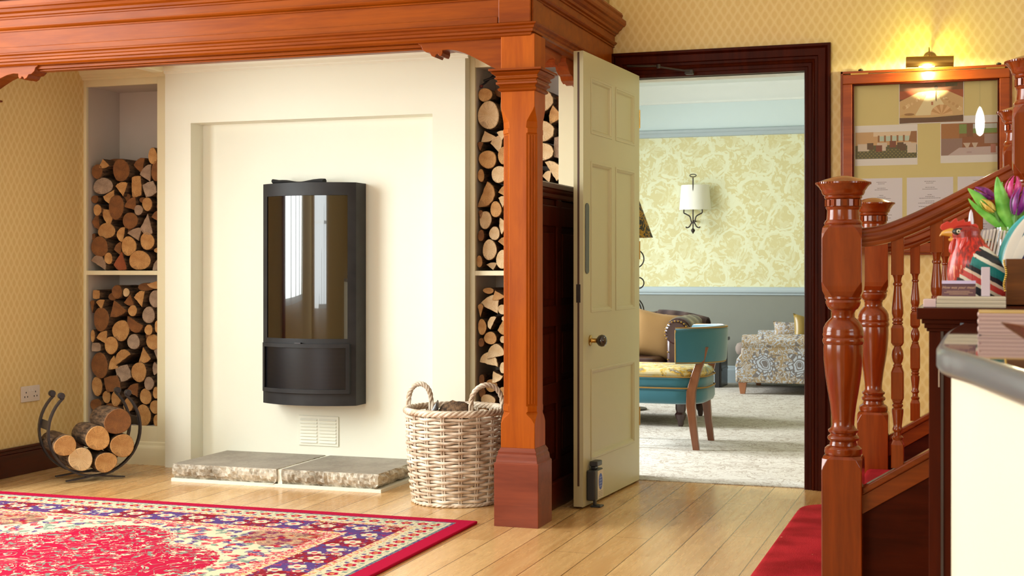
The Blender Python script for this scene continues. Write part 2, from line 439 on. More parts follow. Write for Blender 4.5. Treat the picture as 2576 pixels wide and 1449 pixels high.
# raised rails that leave the long frieze panel sunk, and the flat corner block
b = MB().box(-4.45, -1.84, BY - .010, BY, 2.056, 2.086).box(-1.838, BX + .002, BY - .012, BY + .0, 2.056, 2.157)
b.box(BX - .0, BX + .008, BY - .0, BY + .145, 2.056, 2.157)
b.build('frieze_rail', WOODX, beam, bevel=.004)
MB().box(-4.45, -1.86, BY + .04, BY + .12, 1.985, 2.0).box(-4.45, -1.86, BY + .055, BY + .105, 1.977, 1.985).build('soffit_bead', WOODX, beam, bevel=.003)

def sq(cx, cy, h, z, ch=.0):
    c = max(ch, .0015)
    return [(cx - h + c, cy - h, z), (cx + h - c, cy - h, z), (cx + h, cy - h + c, z), (cx + h, cy + h - c, z), (cx + h - c, cy + h, z), (cx - h + c, cy + h, z), (cx - h, cy + h - c, z), (cx - h, cy - h + c, z)]
def post(cx, label):
    cy = 5.36; t = thing('timber_post', label, 'post', (cx, cy, 0))
    MB().rings([sq(cx, cy, .095, 0), sq(cx, cy, .095, .258), sq(cx, cy, .091, .262)]).build('plinth', PLINTH, t, bevel=.003)
    MB().rings([sq(cx, cy, h, z) for h, z in ((.09, .262), (.088, .272), (.087, .285), (.082, .295), (.0825, .304), (.078, .312), (.0735, .32))]).build('base_moulding', PLINTH, t)
    s = []
    for z, c in ((.32, 0), (.42, 0), (.44, .014), (.458, .034), (.464, .037), (.47, .03), (.49, .03), (.492, .036), (1.606, .036), (1.608, .03), (1.626, .03), (1.63, .037), (1.655, .034), (1.68, .02), (1.70, .008), (1.715, 0), (1.78, 0)):
        s.append(sq(cx, cy, .073, z, c))
    MB().rings(s).build('shaft', WOOD, t, bevel=.001)
    fl = MB()
    for sx, sy in ((-1, -1), (1, -1)):
        for k in (.25, .5, .75):
            x = cx + sx * (.073 - .036 * k); y = cy + sy * (.073 - .036 * (1 - k))
            fl.tube([(x, y, .5), (x, y, 1.6)], .0042, 8)
    fl.build('reeding', WOOD, t, smooth=60)
    cap = ((.074, 1.776), (.085, 1.782), (.088, 1.787), (.085, 1.792), (.080, 1.797), (.084, 1.803), (.093, 1.808), (.094, 1.816), (.088, 1.819), (.089, 1.825), (.098, 1.83), (.098, 1.834), (.094, 1.836), (.094, 1.842), (.106, 1.85), (.111, 1.856), (.104, 1.857), (.118, 1.861), (.118, 1.869), (.07, 1.869))
    MB().rings([sq(cx, cy, h - .004, z) for h, z in cap]).build('capital', WOODX, t, bevel=.0008)
    MB().rings([sq(cx, cy, .073, 1.869), sq(cx, cy, .073, 2.012)]).build('upper_block', WOOD, t, bevel=.002)
    return t
post(-1.760, 'square chamfered orange wooden post with capital, standing right of the wicker basket')
post(-4.567, 'second wooden post, mostly cut off by the left edge of the photo')
# bracket outline in (run from post, z)
bk = [(0, 2.012), (.373, 2.012), (.373, 1.998), (.36, 1.99), (.353, 1.973), (.338, 1.962), (.322, 1.96), (.312, 1.945), (.296, 1.938), (.29, 1.95), (.283, 1.952), (.279, 1.944), (.268, 1.942), (.262, 1.955), (.262, 1.966),
      (.235, 1.968), (.2, 1.962), (.16, 1.948), (.12, 1.928), (.08, 1.906), (.045, 1.886), (.01, 1.872), (0, 1.870)]
def bracket(o, d, label, mat, axis='x', th=.085, c=None):
    p = [((o + d * r), z) for r, z in bk]
    m = MB().prism(p, 'xz' if axis == 'x' else 'yz', c, c + th)
    ob = m.build('beam_bracket', mat, bevel=.002)
    tag(ob, label, 'bracket')
bracket(-1.835, -1, 'curved wooden bracket under the beam, left of the capital of the post by the basket', WOODX, 'x', .09, 5.305)
bracket(-4.492, 1, 'curved wooden bracket under the beam at the top left of the photo', WOODX, 'x', .09, 5.305)
bracket(5.435, 1, 'carved wooden bracket under the side beam, behind the post capital', WOODY, 'y', .06, -1.785)
p = [(6.6 - r * 1.95, 2.012 if z > 2.011 else z - .02 - (.373 - r) * .2) for r, z in bk]
tag(MB().prism(p, 'yz', -1.785, -1.725).build('beam_bracket', WOODY, bevel=.002), 'darker wooden bracket under the side beam, partly behind the open door edge', 'bracket')

# half-height panelled screen between post and door wall
scr = thing('panelled_screen', 'half-height dark panelled wood screen between the post and the open cream door', 'screen', (-1.77, 6.0, 0))
x1 = -1.745
b = MB().box(-1.79, x1 - .012, 5.457, 6.6, 0, 1.36)
b.box(x1 - .012, x1, 5.457, 5.52, .12, 1.36).box(x1 - .012, x1, 6.52, 6.6, .12, 1.36)
for y in (5.80, 6.16): b.box(x1 - .012, x1, y, y + .07, .12, 1.36)
for z in (.12, .46, .80, 1.24): b.box(x1 - .0119, x1 + .0001, 5.457, 6.6, z, z + .09)
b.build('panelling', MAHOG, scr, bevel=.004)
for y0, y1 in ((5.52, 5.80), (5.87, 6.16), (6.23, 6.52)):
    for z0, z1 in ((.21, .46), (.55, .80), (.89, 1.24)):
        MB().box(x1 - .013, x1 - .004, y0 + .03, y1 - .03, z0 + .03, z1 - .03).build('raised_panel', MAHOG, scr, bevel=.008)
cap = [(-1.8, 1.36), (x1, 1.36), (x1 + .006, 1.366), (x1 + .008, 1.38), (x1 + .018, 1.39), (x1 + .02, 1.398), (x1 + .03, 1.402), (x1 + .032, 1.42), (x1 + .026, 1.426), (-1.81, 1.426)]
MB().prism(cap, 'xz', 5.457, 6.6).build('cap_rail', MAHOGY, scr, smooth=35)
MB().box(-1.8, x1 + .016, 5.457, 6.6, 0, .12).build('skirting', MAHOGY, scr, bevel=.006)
# ---------------------------------------------------------------- open door leaf (hinged at the left jamb)
HX, HY = -1.562, 6.60
door = bpy.data.objects.new('door_1', None); COL.objects.link(door); door.location = (HX, HY, .008)
PO[door.name] = Vector((HX, HY, .008)); door.rotation_euler = (0, 0, radians(-3.38)); door['kind'] = 'structure'
def dy(t): return HY - .85 + t          # t = distance from the leading edge
T = .045
b = MB(); fx = HX
cols = [(.115, .395), (.475, .755)]
rows = [(1.665, 1.895), (.87, 1.52)]
low = (.115, .755, .215, .595)
H = 2.008
pan = []
for z0, z1 in rows:
    for t0, t1 in cols: pan.append((t0, t1, z0, z1))
pan.append(low)
b.box(fx - T + .012, fx - .012, dy(0), dy(.85), .01, H)
for side in (0, 1):
    a0, a1 = (fx - .012, fx) if side == 0 else (fx - T, fx - T + .012)
    ys = [0, .115, .395, .475, .755, .85]
    b.box(a0, a1, dy(0), dy(.115), .01, H).box(a0, a1, dy(.755), dy(.85), .01, H)
    for z0, z1 in ((.01, .215), (.595, .87), (1.52, 1.665), (1.895, H)): b.box(a0, a1, dy(.115), dy(.755), z0, z1)
    b.box(a0, a1, dy(.395), dy(.475), .87, 1.52).box(a0, a1, dy(.395), dy(.475), 1.665, 1.895)
b.build('door_leaf', DOORP, door)
mo = MB()
for t0, t1, z0, z1 in pan:
    def ring(i, d): return [(fx - d, dy(t0 + i), z0 + i), (fx - d, dy(t1 - i), z0 + i), (fx - d, dy(t1 - i), z1 - i), (fx - d, dy(t0 + i), z1 - i)]
    mo.rings([ring(-.012, -.0005), ring(-.010, -.003), ring(-.002, -.003), ring(.0, .0), ring(.006, .003), ring(.012, .011), ring(.018, .0119)], caps=False)
mo.build('panel_moulding', DOORP, door)
MB().box(fx - .027, fx - .018, dy(-.0008), dy(.004), .1, H - .005).build('edge_groove', plain('dark_seal', srgb(70, 40, 24), .7), door)
pl = [(.018 * cos(a), .125 * 1 * (1 if sin(a) > 0 else -1) * 0 + .018 * sin(a) + (.138 if sin(a) > 0 else -.138)) for a in [2 * pi * i / 20 + .01 for i in range(20)]]
MB().prism([(dy(.047) + p[0] * 1.35, 1.187 + p[1]) for p in pl], 'yz', fx, fx + .004).build('finger_plate', plain('dull_pewter_plate', srgb(86, 92, 92), .5, .5), door, bevel=.001)
MB().box(fx - .032, fx - .013, dy(-.002), dy(.002), .905, .985).box(fx - .027, fx - .018, dy(-.006), dy(-.001), .93, .955).build('lock_plate', DARKM, door)
kb = MB(); M = Matrix.Translation((fx, dy(.095), .735)) @ Matrix.Rotation(radians(90), 4, 'Y')
kb.lathe([(.006, 0), (.024, 0), (.024, .004), (.012, .007), (.010, .012), (.010, .03)], (0, 0, 0), 24); kb.xf(M)
kb.build('knob_rose', BRASS, door, smooth=40)
kb = MB().lathe([(.009, .028), (.015, .034), (.024, .042), (.0275, .054), (.025, .066), (.016, .074), (.003, .077)], (0, 0, 0), 24); kb.xf(M)
kb.build('door_knob', plain('black_brown_knob', srgb(30, 20, 16), .15, 0, .6), door, smooth=60)
hg = MB()
for z in (.28, 1.1, 1.75): hg.tube([(fx - .002, HY + .004, z), (fx - .002, HY + .004, z + .09)], .006, 10)
hg.build('hinge', BRASS, door, smooth=50)
# hold-open unit screwed to the foot of the door
hd = thing('door_retainer', 'black door retainer with blue oval on white label, at the foot of the open door', 'door retainer', (-1.602, 5.80, 0))
hd.rotation_euler = (0, 0, radians(-3.38))
b = MB().box(-1.608, -1.568, 5.79, 5.905, .032, .166)
b.build('case', BLACK, hd, bevel=.006)
b = MB().box(-1.6, -1.58, 5.825, 5.87, .166, .18).box(-1.602, -1.566, 5.815, 5.885, .18, .203); b.build('top_button', BLACK, hd, bevel=.004)
b = MB().box(-1.592, -1.58, 5.83, 5.85, .006, .034).box(-1.6, -1.552, 5.815, 5.868, .0, .008); b.build('rubber_foot', BLACK, hd, bevel=.003)
lb = MB().box(-1.5682, -1.567, 5.825, 5.902, .036, .16)
lb.build('paper_label', plain('white_label', srgb(216, 206, 186), .6), hd)
el = [(5.8635 + .026 * cos(2 * pi * i / 28), .11 + .036 * sin(2 * pi * i / 28)) for i in range(28)]
bl = MB().prism(el, 'yz', -1.567, -1.5663)
for k in range(4): bl.box(-1.5663, -1.566, 5.848, 5.879, .088 + .013 * k, .091 + .013 * k, 1)
for k in range(4): bl.box(-1.567, -1.5666, 5.835, 5.892, .044 + .007 * k, .0455 + .007 * k, 2)
bl.build('label_print', [plain('label_blue', srgb(58, 92, 190), .5), plain('label_blue_light', srgb(150, 170, 220), .5), plain('label_grey', srgb(120, 110, 100), .5)], hd)
# door closer arm over the door head
cl = thing('door_closer', 'thin jointed metal door closer arm on the dark door head', 'door closer', (-1.42, 6.57, 2.03))
MB().tube([(-1.60, 6.50, 2.045), (-1.44, 6.485, 2.036)], .0045, 10).build('forearm', DARKM, cl, smooth=50)
MB().tube([(-1.44, 6.485, 2.032), (-1.30, 6.545, 2.012)], .0045, 10).build('main_arm', DARKM, cl, smooth=50)
MB().lathe([(.009, -.008), (.011, 0), (.009, .01)], (-1.44, 6.485, 2.034), 16).build('pivot', DARKM, cl, smooth=50)
MB().box(-1.325, -1.285, 6.545, 6.59, 2.0, 2.022).build('bracket_plate', DARKM, cl, bevel=.004)

# ---------------------------------------------------------------- wall hung stove
SX0, SX1, SZ0, SZ1 = -3.474, -2.947, .362, 1.49
st = thing('wall_stove', 'tall black wall-hung stove with a bowed glass front above the stone hearth', 'stove', (-3.235, 6.39, .36))
STOVE = plain('stove_black_enamel', srgb(16, 16, 20), .5, .0, spec=.3); cx = (SX0 + SX1) / 2; hw = (SX1 - SX0) / 2
def arc(w, dep, yb=6.365, n=28, a0=-1.0, a1=1.0):
    # bowed front between x = cx +- w, bulging towards the viewer by dep
    Rr = (w * w + dep * dep) / (2 * dep) if dep > 0 else 1
    return [(cx + w * (a0 + (a1 - a0) * i / n), yb - (sqrt(max(Rr * Rr - (w * (a0 + (a1 - a0) * i / n)) ** 2, 0)) - (Rr - dep))) for i in range(n + 1)]
yb = 6.30
def bow(xa, xb, off, yb=6.27, dep=.085):
    w = hw; Rr = (w * w + dep * dep) / (2 * dep); pts = []
    for i in range(29):
        x = xa + (xb - xa) * i / 28
        pts.append((x, yb - (sqrt(Rr * Rr - (x - cx) ** 2) - (Rr - dep)) - off))
    return pts
def bowbox(m, xa, xb, z0, z1, o0, o1, k=0):
    p = bow(xa, xb, o1) + bow(xa, xb, o0)[::-1]; m.prism(p, 'xy', z0, z1, k); return m
b = MB(); p = bow(SX0, SX1, 0) + [(SX1, 6.388), (SX0, 6.388)]
# body with an open window: top, bottom, stiles, back
b.prism(bow(SX0, SX1, 0) + [(SX1, 6.388), (SX0, 6.388)], 'xy', 1.425, SZ1)
b.prism(bow(SX0, SX1, 0) + [(SX1, 6.388), (SX0, 6.388)], 'xy', SZ0, .70)
for xa, xb in ((SX0, SX0 + .035), (SX1 - .036, SX1)):
    b.prism(bow(xa, xb, 0) + [(xb, 6.388), (xa, 6.388)], 'xy', .70, 1.425)
b.box(SX0 + .035, SX1 - .036, 6.37, 6.388, .70, 1.425)
b.build('body', STOVE, st, smooth=40)
sg = Mat('stove_glass', .015, 0, .8); sg.b.inputs['Base Color'].default_value = srgb(12, 8, 6); sg.b.inputs['IOR'].default_value = 1.6
bowbox(MB(), SX0 + .036, SX1 - .037, .672, 1.424, -.012, -.004).build('glass', sg.m, st, smooth=40)
b = MB(); xa, xb = SX0 + .010, SX1 - .022
bowbox(b, xa, xb, .655, .675, 0, .018); bowbox(b, xa, xb, .425, .445, 0, .018); bowbox(b, xa, xa + .016, .445, .655, 0, .018); bowbox(b, xb - .016, xb, .445, .655, 0, .018)
b.build('lower_door_frame', STOVE, st, smooth=40)
msh = Mat('stove_mesh', .35, .3); x, y, z = msh.pos(); w = (z * 900).sin() * .5 + .5
msh.color(msh.mix(w, srgb(8, 8, 10), srgb(24, 24, 30))); pass
bowbox(MB(), xa + .016, xb - .016, .445, .655, 0, .006).build('mesh_panel', msh.m, st, smooth=40)
bowbox(MB(), cx - .03, cx + .005, .676, .681, .004, .02).build('latch', IRON, st, smooth=40)
# limp black cloth (glove) on the stove top
g = MB(); n = 26
rs = []
for i in range(n + 1):
    t = i / n; x = -3.425 + .285 * t
    hgt = .016 + .006 * sin(t * 9) + .012 * max(0, 1 - t * 8) + .006 * max(0, (t - .85) * 6); wv = .035 * (.75 + .25 * sin(t * 5 + 1))
    ring = []
    for k in range(14):
        a = 2 * pi * k / 14; ring.append((x, 6.30 + wv * cos(a) + .006 * sin(7 * t), SZ1 + .001 + hgt * .5 + hgt * .5 * sin(a) * (1 + .2 * sin(3 * a + 5 * t))))
    rs.append(ring)
tag(g.rings(rs).build('folded_glove', plain('black_cloth', srgb(14, 13, 15), .9), smooth=70), 'flat black stove glove lying on top of the black stove', 'glove')

# ---------------------------------------------------------------- hearth
def stone_mat(name, lo, hi):
    m = Mat(name, .55); x, y, z = m.pos(); a = m.noise(m.p, 9, 4, .6); b_ = m.noise(m.p, 60, 4, .7)
    m.color(m.mix((a * .6 + b_ * .4).sm(.35, .65), lo, hi)); m.bump(b_, .5, .004); return m.m
SLT = stone_mat('slate_top', srgb(140, 130, 118), srgb(166, 156, 142)); SLR = stone_mat('riven_stone_edge', srgb(128, 116, 98), srgb(216, 208, 192))
def slab(x0, x1, label):
    y0, y1, zt = 5.865, 6.388, .088; n = 44; rr = random.Random(int(x0 * -100))
    m = MB(); per = []
    for i in range(n): per.append((x0 + (x1 - x0) * i / n, y0, 0, -1))
    for i in range(20): per.append((x1, y0 + (y1 - y0) * i / 20, 1, 0))
    per.append((x1, y1, 1, 0)); per.append((x0, y1, -1, 0))
    for i in range(1, 20): per.append((x0, y1 - (y1 - y0) * i / 20, -1, 0))
    lev = [(zt, 0), (zt - .006, .003), (zt - .02, .006), (zt - .035, .004), (zt - .05, .0), (zt - .062, -.01), (.016, -.02)]
    rs = []
    for li, (z, o) in enumerate(lev):
        rr2 = []
        for (x, y, nx, ny) in per:
            jit = 0 if li == 0 else rr.uniform(-.006, .006)
            if y > y1 - .001: jit = 0; oo = 0
            else: oo = o
            rr2.append((x + nx * (oo + jit), y + ny * (oo + jit), z + (0 if li == 0 else rr.uniform(-.003, .003))))
        rs.append(rr2)
    m.rings(rs, 1); 
    k = len(m.f)
    for i in (k - 2,): m.m[i] = 0
    tag(m.build('hearth_slab', [SLT, SLR]), label, 'hearth stone')
slab(-3.755, -3.178, 'left grey riven stone slab of the low hearth')
slab(-3.150, -2.645, 'right grey riven stone slab of the low hearth, next to the wicker basket')
mt = plain('pale_mortar', srgb(236, 232, 216), .8)
tag(MB().box(-3.765, -2.63, 5.868, 6.388, .0, .016).box(-3.178 + .002, -3.152, 5.875, 6.388, .016, .084).build('hearth_mortar', mt), 'white mortar bed and joint between the two hearth slabs', 'mortar')
# air vent and socket
v = thing('air_vent', 'cream louvred air vent low on the wall under the stove', 'vent', (-3.215, 6.39, .136))
GR = plain('vent_plastic', srgb(240, 240, 224), .5)
MB().box(-3.331, -3.1, 6.383, 6.3899, .134, .29).build('plate', GR, v, bevel=.003)
b = MB()
for k in range(8):
    for xa, xb in ((-3.318, -3.222), (-3.209, -3.113)): b.add([(xa, 6.383, .15 + k * .0165), (xb, 6.383, .15 + k * .0165), (xb, 6.383, .161 + k * .0165), (xa, 6.383, .161 + k * .0165), (xa, 6.376, .15 + k * .0165), (xb, 6.376, .15 + k * .0165)], [(0, 1, 5, 4), (4, 5, 2, 3), (0, 4, 3), (1, 2, 5), (0, 3, 2, 1)])
b.build('louvre', GR, v)
sk = thing('wall_socket', 'white double power socket on the wallpapered wall beside the log niche', 'socket', (-4.62, 5.885, .367))
MB().box(-4.62, -4.612, 5.812, 5.958, .367, .449).build('face_plate', plain('socket_white', srgb(226, 214, 204), .4), sk, bevel=.003)
b = MB()
for c in (5.848, 5.922):
    for (dy_, dz) in ((0, .022), (-.011, .0), (.011, .0)): b.box(-4.6125, -4.6115, c + dy_ - .003, c + dy_ + .003, .39 + dz, .398 + dz)
b.build('pin_holes', BLACK, sk)
b = MB()
for c in (5.872, 5.898): b.box(-4.613, -4.609, c - .007, c + .007, .42, .438)
b.build('switch', plain('socket_switch', srgb(232, 222, 212), .4), sk, bevel=.001)

# ---------------------------------------------------------------- firewood
def cut_mat(name, lo, hi):
    m = Mat(name, .75); x, y, z = m.pos()
    w = m.noise(m.p, 14, 3); r = (x * x + z * z).sqrt() + (w - .5) * .02
    ring = (r * 1300).sin() * .5 + .5; rad = (z.atan2(x) * 7 + w * 9).sin().abs()
    blot = m.noise(m.p, 22, 4, .6); rn = m.rnd()
    c = m.mix((ring * .25 + blot * .75).sm(.25, .75), lo, hi)
    c = m.mix(rn * .35, c, srgb(138, 94, 54))
    c = m.mix((1 - rad.sm(0, .14)) * (w.gt(.47)) * .75, c, srgb(80, 46, 24)); c = m.mix(m.noise(m.p, 5, 2).gt(.62) * .35, c, srgb(96, 60, 36))
    m.color(c); m.bump(ring * .3 + m.noise(m.p, 90, 3), .5, .003); return m.m
CUT = [cut_mat('cut_wood_tan', srgb(170, 116, 60), srgb(226, 178, 116)), cut_mat('cut_wood_pale', srgb(210, 172, 122), srgb(244, 218, 176)),
       cut_mat('cut_wood_brown', srgb(92, 54, 26), srgb(152, 98, 50)), cut_mat('cut_wood_grey', srgb(130, 112, 98), srgb(196, 172, 150)), cut_mat('cut_wood_red', srgb(138, 58, 30), srgb(170, 80, 44))]
bkm = Mat('bark', .9); x, y, z = bkm.pos(); n1 = bkm.noise(bkm.vec(x * 3, y * .6, z * 3), 22, 5, .65)
bkm.color(bkm.mix(n1.sm(.3, .7), srgb(40, 26, 16), srgb(128, 98, 70))); bkm.bump(n1, .9, .008); BARK = bkm.m
TYPES = {}
def outline(kind, rx, rz, rot, rr, n=26):
    pts = []
    if kind == 'round':
        a1, a2 = rr.uniform(0, 6), rr.uniform(0, 6)
        for i in range(n):
            a = 2 * pi * i / n; r = 1 + .035 * sin(2 * a + a1) + .03 * sin(3 * a + a2) + rr.uniform(-.012, .012)
            pts.append((r * cos(a), r * sin(a)))
    else:
        if kind == 'half': base = [(cos(pi * i / 14), sin(pi * i / 14) * .9 - .4) for i in range(15)]
        elif kind == 'wedge': base = [(0, -.75)] + [(1.15 * cos(radians(50 + 80 * i / 9)) * 1.2, 1.15 * sin(radians(50 + 80 * i / 9)) - .35) for i in range(10)]
        else: base = [(-.85, -.8), (0, -.9), (.85, -.75), (.95, 0), (.8, .8), (0, .92), (-.8, .85), (-.9, 0)]
        # resample with slight jitter
        L = []
        for i in range(len(base)):
            p, q = base[i], base[(i + 1) % len(base)]; d = sqrt((p[0] - q[0]) ** 2 + (p[1] - q[1]) ** 2); k = max(1, int(d / .28))
            for j in range(k): L.append((p[0] + (q[0] - p[0]) * j / k + rr.uniform(-.03, .03), p[1] + (q[1] - p[1]) * j / k + rr.uniform(-.03, .03)))
        c, s_ = cos(rot), sin(rot); L = [(p[0] * c - p[1] * s_, p[0] * s_ + p[1] * c) for p in L]
        x0 = min(p[0] for p in L); x1 = max(p[0] for p in L); z0 = min(p[1] for p in L); z1 = max(p[1] for p in L)
        pts = [((p[0] - x0) / (x1 - x0) * 2 - 1, (p[1] - z0) / (z1 - z0) * 2 - 1) for p in L]
    return [(p[0] * rx, p[1] * rz) for p in pts]
def log_mesh(kind, rx, rz, rot, mat, length, rr):
    p = outline(kind, rx, rz, rot, rr); m = MB()
    cx_ = sum(q[0] for q in p) / len(p); cz_ = sum(q[1] for q in p) / len(p)
    sc = lambda s, y, jit=0: [(cx_ + (q[0] - cx_) * s + rr.uniform(-jit, jit), y, cz_ + (q[1] - cz_) * s + rr.uniform(-jit, jit)) for q in p]
    s1 = rr.uniform(.96, 1.0); s2 = rr.uniform(.84, .96); j = min(rx, rz) * .03
    rs = [sc(.5, rr.uniform(.0, .004)), sc(.93, 0), sc(.985, .003), sc(1.0, .012), sc(s1, length * .35, j), sc(s1, length * .7, j), sc(s2, length)]
    n = len(p); k0 = len(m.f)
    m.rings(rs, 1)
    # front faces belong to the cut wood
    for i in range(2 * n): m.m[i] = 0
    m.m[len(m.f) - 2] = 0; m.m[len(m.f) - 1] = 0
    return m
LOGS = []
def stack(sname, region, plane, px2w, items, group, seed):
    """items: (cx, cy, rx, rz, kind, mat, rot deg, setback) measured over the face of the stack"""
    rr = random.Random(seed); out = []
    for it in items:
        cx_, cy_, rx, rz, kind, mat, rot = it[:7]; back = it[7] if len(it) > 7 else rr.choice((0, .006, .012, .02))
        X_, Z_, k = px2w(cx_, cy_)
        m = log_mesh(kind, rx * k * .97, rz * k * .97, radians(rot), mat, rr.uniform(.24, .265) - back * .5, rr)
        yaw = 0
        m.xf(Matrix.Translation((X_, plane + back, Z_)))
        o = m.build('log', [CUT[mat], BARK], origin=(X_, plane + back, Z_), smooth=38)
        out.append((X_, Z_, rx * k, rz * k, kind, mat, o))
    # labels: column from the left edge of the stack, then order from the top inside the column
    xs = [q[0] for q in out]; x0, x1 = min(xs), max(xs); names = ['left edge', 'left of centre', 'centre', 'right of centre', 'right edge']
    if (x1 - x0) < .3: names = ['left side', 'middle', 'right side']
    colz = {}
    for q in out:
        i = min(len(names) - 1, int((q[0] - x0) / (x1 - x0 + 1e-6) * len(names))); colz.setdefault(i, []).append(q)
    mn = ['tan', 'pale', 'brown', 'greyish', 'reddish']; tn = {'round': 'round', 'half': 'half-round', 'wedge': 'wedge-shaped', 'rect': 'squarish'}
    ords = ['top', 'second', 'third', 'fourth', 'fifth', 'sixth', 'seventh', 'eighth', 'ninth', 'tenth', 'eleventh', 'twelfth', 'thirteenth', 'fourteenth']
    for i, L in colz.items():
        L.sort(key=lambda q: -q[1])
        for j, q in enumerate(L):
            size = 'large ' if max(q[2], q[3]) > .052 else ('small ' if max(q[2], q[3]) < .03 else '')
            pos = 'lowest' if j == len(L) - 1 else ('topmost' if j == 0 else ords[j] + ' from top')
            tag(q[6], '%s%s %s log, %s, %s, in the %s' % (size, mn[q[5]], tn[q[4]], pos, names[i], sname), 'log', group)
r_, w_, h_, q_ = 'round', 'wedge', 'half', 'rect'
# world scale of the niche faces
def left_up(cx_, cy_):   # crop scale 4.14 px per photo pixel, origin (200,350)
    u = cx_ / 4.14; v = cy_ / 4.14
    return -4.601 + (u - 17.5) * .002535, 1.044 + (681 - 350 - v) * .002125 , .00231 / 4.14 * 1.02
LU = [(150, 310, 62, 76, r_, 2, 0), (225, 228, 62, 48, w_, 0, 190), (385, 300, 100, 112, r_, 2, 0), (562, 262, 66, 84, w_, 2, 20, .03), (735, 165, 52, 84, r_, 0, 0), (640, 340, 68, 90, w_, 3, 30), (765, 325, 52, 98, r_, 2, 0),
      (195, 465, 118, 82, r_, 3, 0), (405, 505, 72, 72, w_, 0, 10), (555, 480, 58, 108, q_, 0, 4), (690, 510, 84, 84, q_, 3, 20), (788, 548, 24, 62, w_, 0, 60), (258, 588, 72, 78, w_, 0, 150), (110, 605, 42, 42, r_, 2, 0),
      (350, 695, 86, 128, r_, 2, 0), (492, 662, 72, 72, w_, 2, 40), (602, 622, 42, 28, r_, 2, 0, .03), (665, 668, 56, 70, r_, 0, 0), (160, 722, 48, 56, r_, 0, 0), (582, 730, 48, 54, r_, 3, 0), (786, 690, 24, 40, r_, 4, 0), (122, 832, 48, 92, w_, 2, 160),
      (258, 802, 80, 88, w_, 0, 120), (502, 842, 86, 86, r_, 2, 0), (668, 880, 74, 108, w_, 3, 170), (765, 800, 50, 58, w_, 2, 30), (232, 945, 100, 82, r_, 0, 0), (385, 988, 52, 76, h_, 0, 80), (548, 985, 86, 66, w_, 3, 20), (678, 1060, 82, 86, r_, 0, 0),
      (785, 1020, 22, 52, w_, 3, 0), (175, 1115, 98, 106, r_, 2, 0), (475, 1110, 90, 95, r_, 0, 0), (340, 1140, 46, 72, w_, 2, 30, .03), (762, 1155, 40, 26, r_, 0, 0), (276, 1240, 46, 60, r_, 0, 0), (165, 1285, 88, 76, h_, 3, -25), (385, 1268, 78, 98, w_, 4, 170),
      (600, 1262, 120, 100, r_, 0, 0), (752, 1312, 44, 54, w_, 3, 60), (785, 1212, 22, 40, r_, 4, 0), (240, 190, 90, 26, r_, 2, 0, .1), (640, 215, 50, 40, r_, 2, 0, .1), (420, 590, 50, 40, r_, 2, 0, .04), (60 + 25, 1010, 24, 40, r_, 2, 0, .03), (430, 920, 40, 40, r_, 2, 0, .05), (640, 960, 36, 40, r_, 2, 0, .06)]
stack('upper left niche', None, 6.358, left_up, LU, 'logs stacked in the upper left niche', 3)
def left_low(cx_, cy_):  # crop scale 3.623, origin (200,680)
    u = cx_ / 3.623; v = cy_ / 3.623
    return -4.601 + (u - 17.5) * .002535, 1.02 - (v - 11.5) * .002178, .0023 / 3.623 * 1.02
LL = [(118, 220, 38, 42, q_, 0, 0), (300, 195, 55, 60, r_, 2, 0), (385, 200, 34, 38, r_, 1, 0), (640, 130, 58, 36, w_, 0, 150), (95, 330, 24, 56, w_, 2, 0), (168, 310, 46, 44, w_, 0, 10), (410, 268, 52, 52, w_, 2, 170), (522, 258, 56, 72, w_, 0, 20), (645, 255, 58, 80, r_, 3, 0),
      (175, 445, 82, 104, r_, 2, 0), (330, 348, 84, 76, w_, 2, 200), (450, 365, 45, 50, r_, 0, 0), (600, 402, 62, 76, r_, 3, 0), (335, 548, 88, 94, r_, 0, 0), (478, 490, 82, 74, h_, 2, 160), (606, 535, 40, 48, r_, 0, 0), (682, 505, 24, 52, r_, 0, 0), (92, 600, 22, 55, r_, 0, 0),
      (168, 610, 56, 60, w_, 0, 30), (260, 682, 72, 76, r_, 0, 0), (470, 645, 62, 70, r_, 3, 0), (625, 645, 68, 68, r_, 0, 0), (130, 700, 48, 40, q_, 3, 0), (372, 790, 80, 74, h_, 0, 30), (560, 765, 62, 72, w_, 0, 190), (680, 760, 42, 56, w_, 3, 0), (160, 867, 86, 114, r_, 2, 0),
      (278, 840, 54, 64, w_, 0, 60), (366, 935, 84, 80, q_, 3, 20), (518, 918, 74, 90, r_, 0, 0), (665, 885, 48, 60, w_, 3, 90), (125, 1060, 55, 86, r_, 0, 0), (275, 1032, 88, 76, q_, 2, 15), (598, 1020, 48, 62, r_, 3, 0), (440, 1085, 64, 62, w_, 2, 30), (686, 985, 20, 45, r_, 0, 0),
      (205, 1155, 44, 55, r_, 0, 0), (310, 1165, 50, 66, r_, 0, 0), (560, 1140, 60, 70, r_, 0, 0), (672, 1100, 30, 54, r_, 0, 0), (410, 1220, 50, 62, r_, 0, 0), (120, 1228, 56, 56, r_, 2, 0), (652, 1230, 50, 62, r_, 0, 0), (540, 1312, 76, 94, r_, 0, 0), (664, 1352, 38, 58, r_, 0, 0),
      (270, 1262, 78, 52, r_, 2, 0), (400, 1342, 46, 52, r_, 2, 0), (112, 1345, 50, 58, r_, 2, 0), (220, 1368, 56, 42, r_, 0, 0), (310, 1372, 40, 40, r_, 0, 0), (530, 150, 90, 36, r_, 2, 0, .06), (230, 240, 44, 34, r_, 2, 0, .05), (560, 590, 34, 36, r_, 2, 0, .05)]
stack('lower left niche', None, 6.358, left_low, LL, 'logs stacked in the lower left niche', 5)
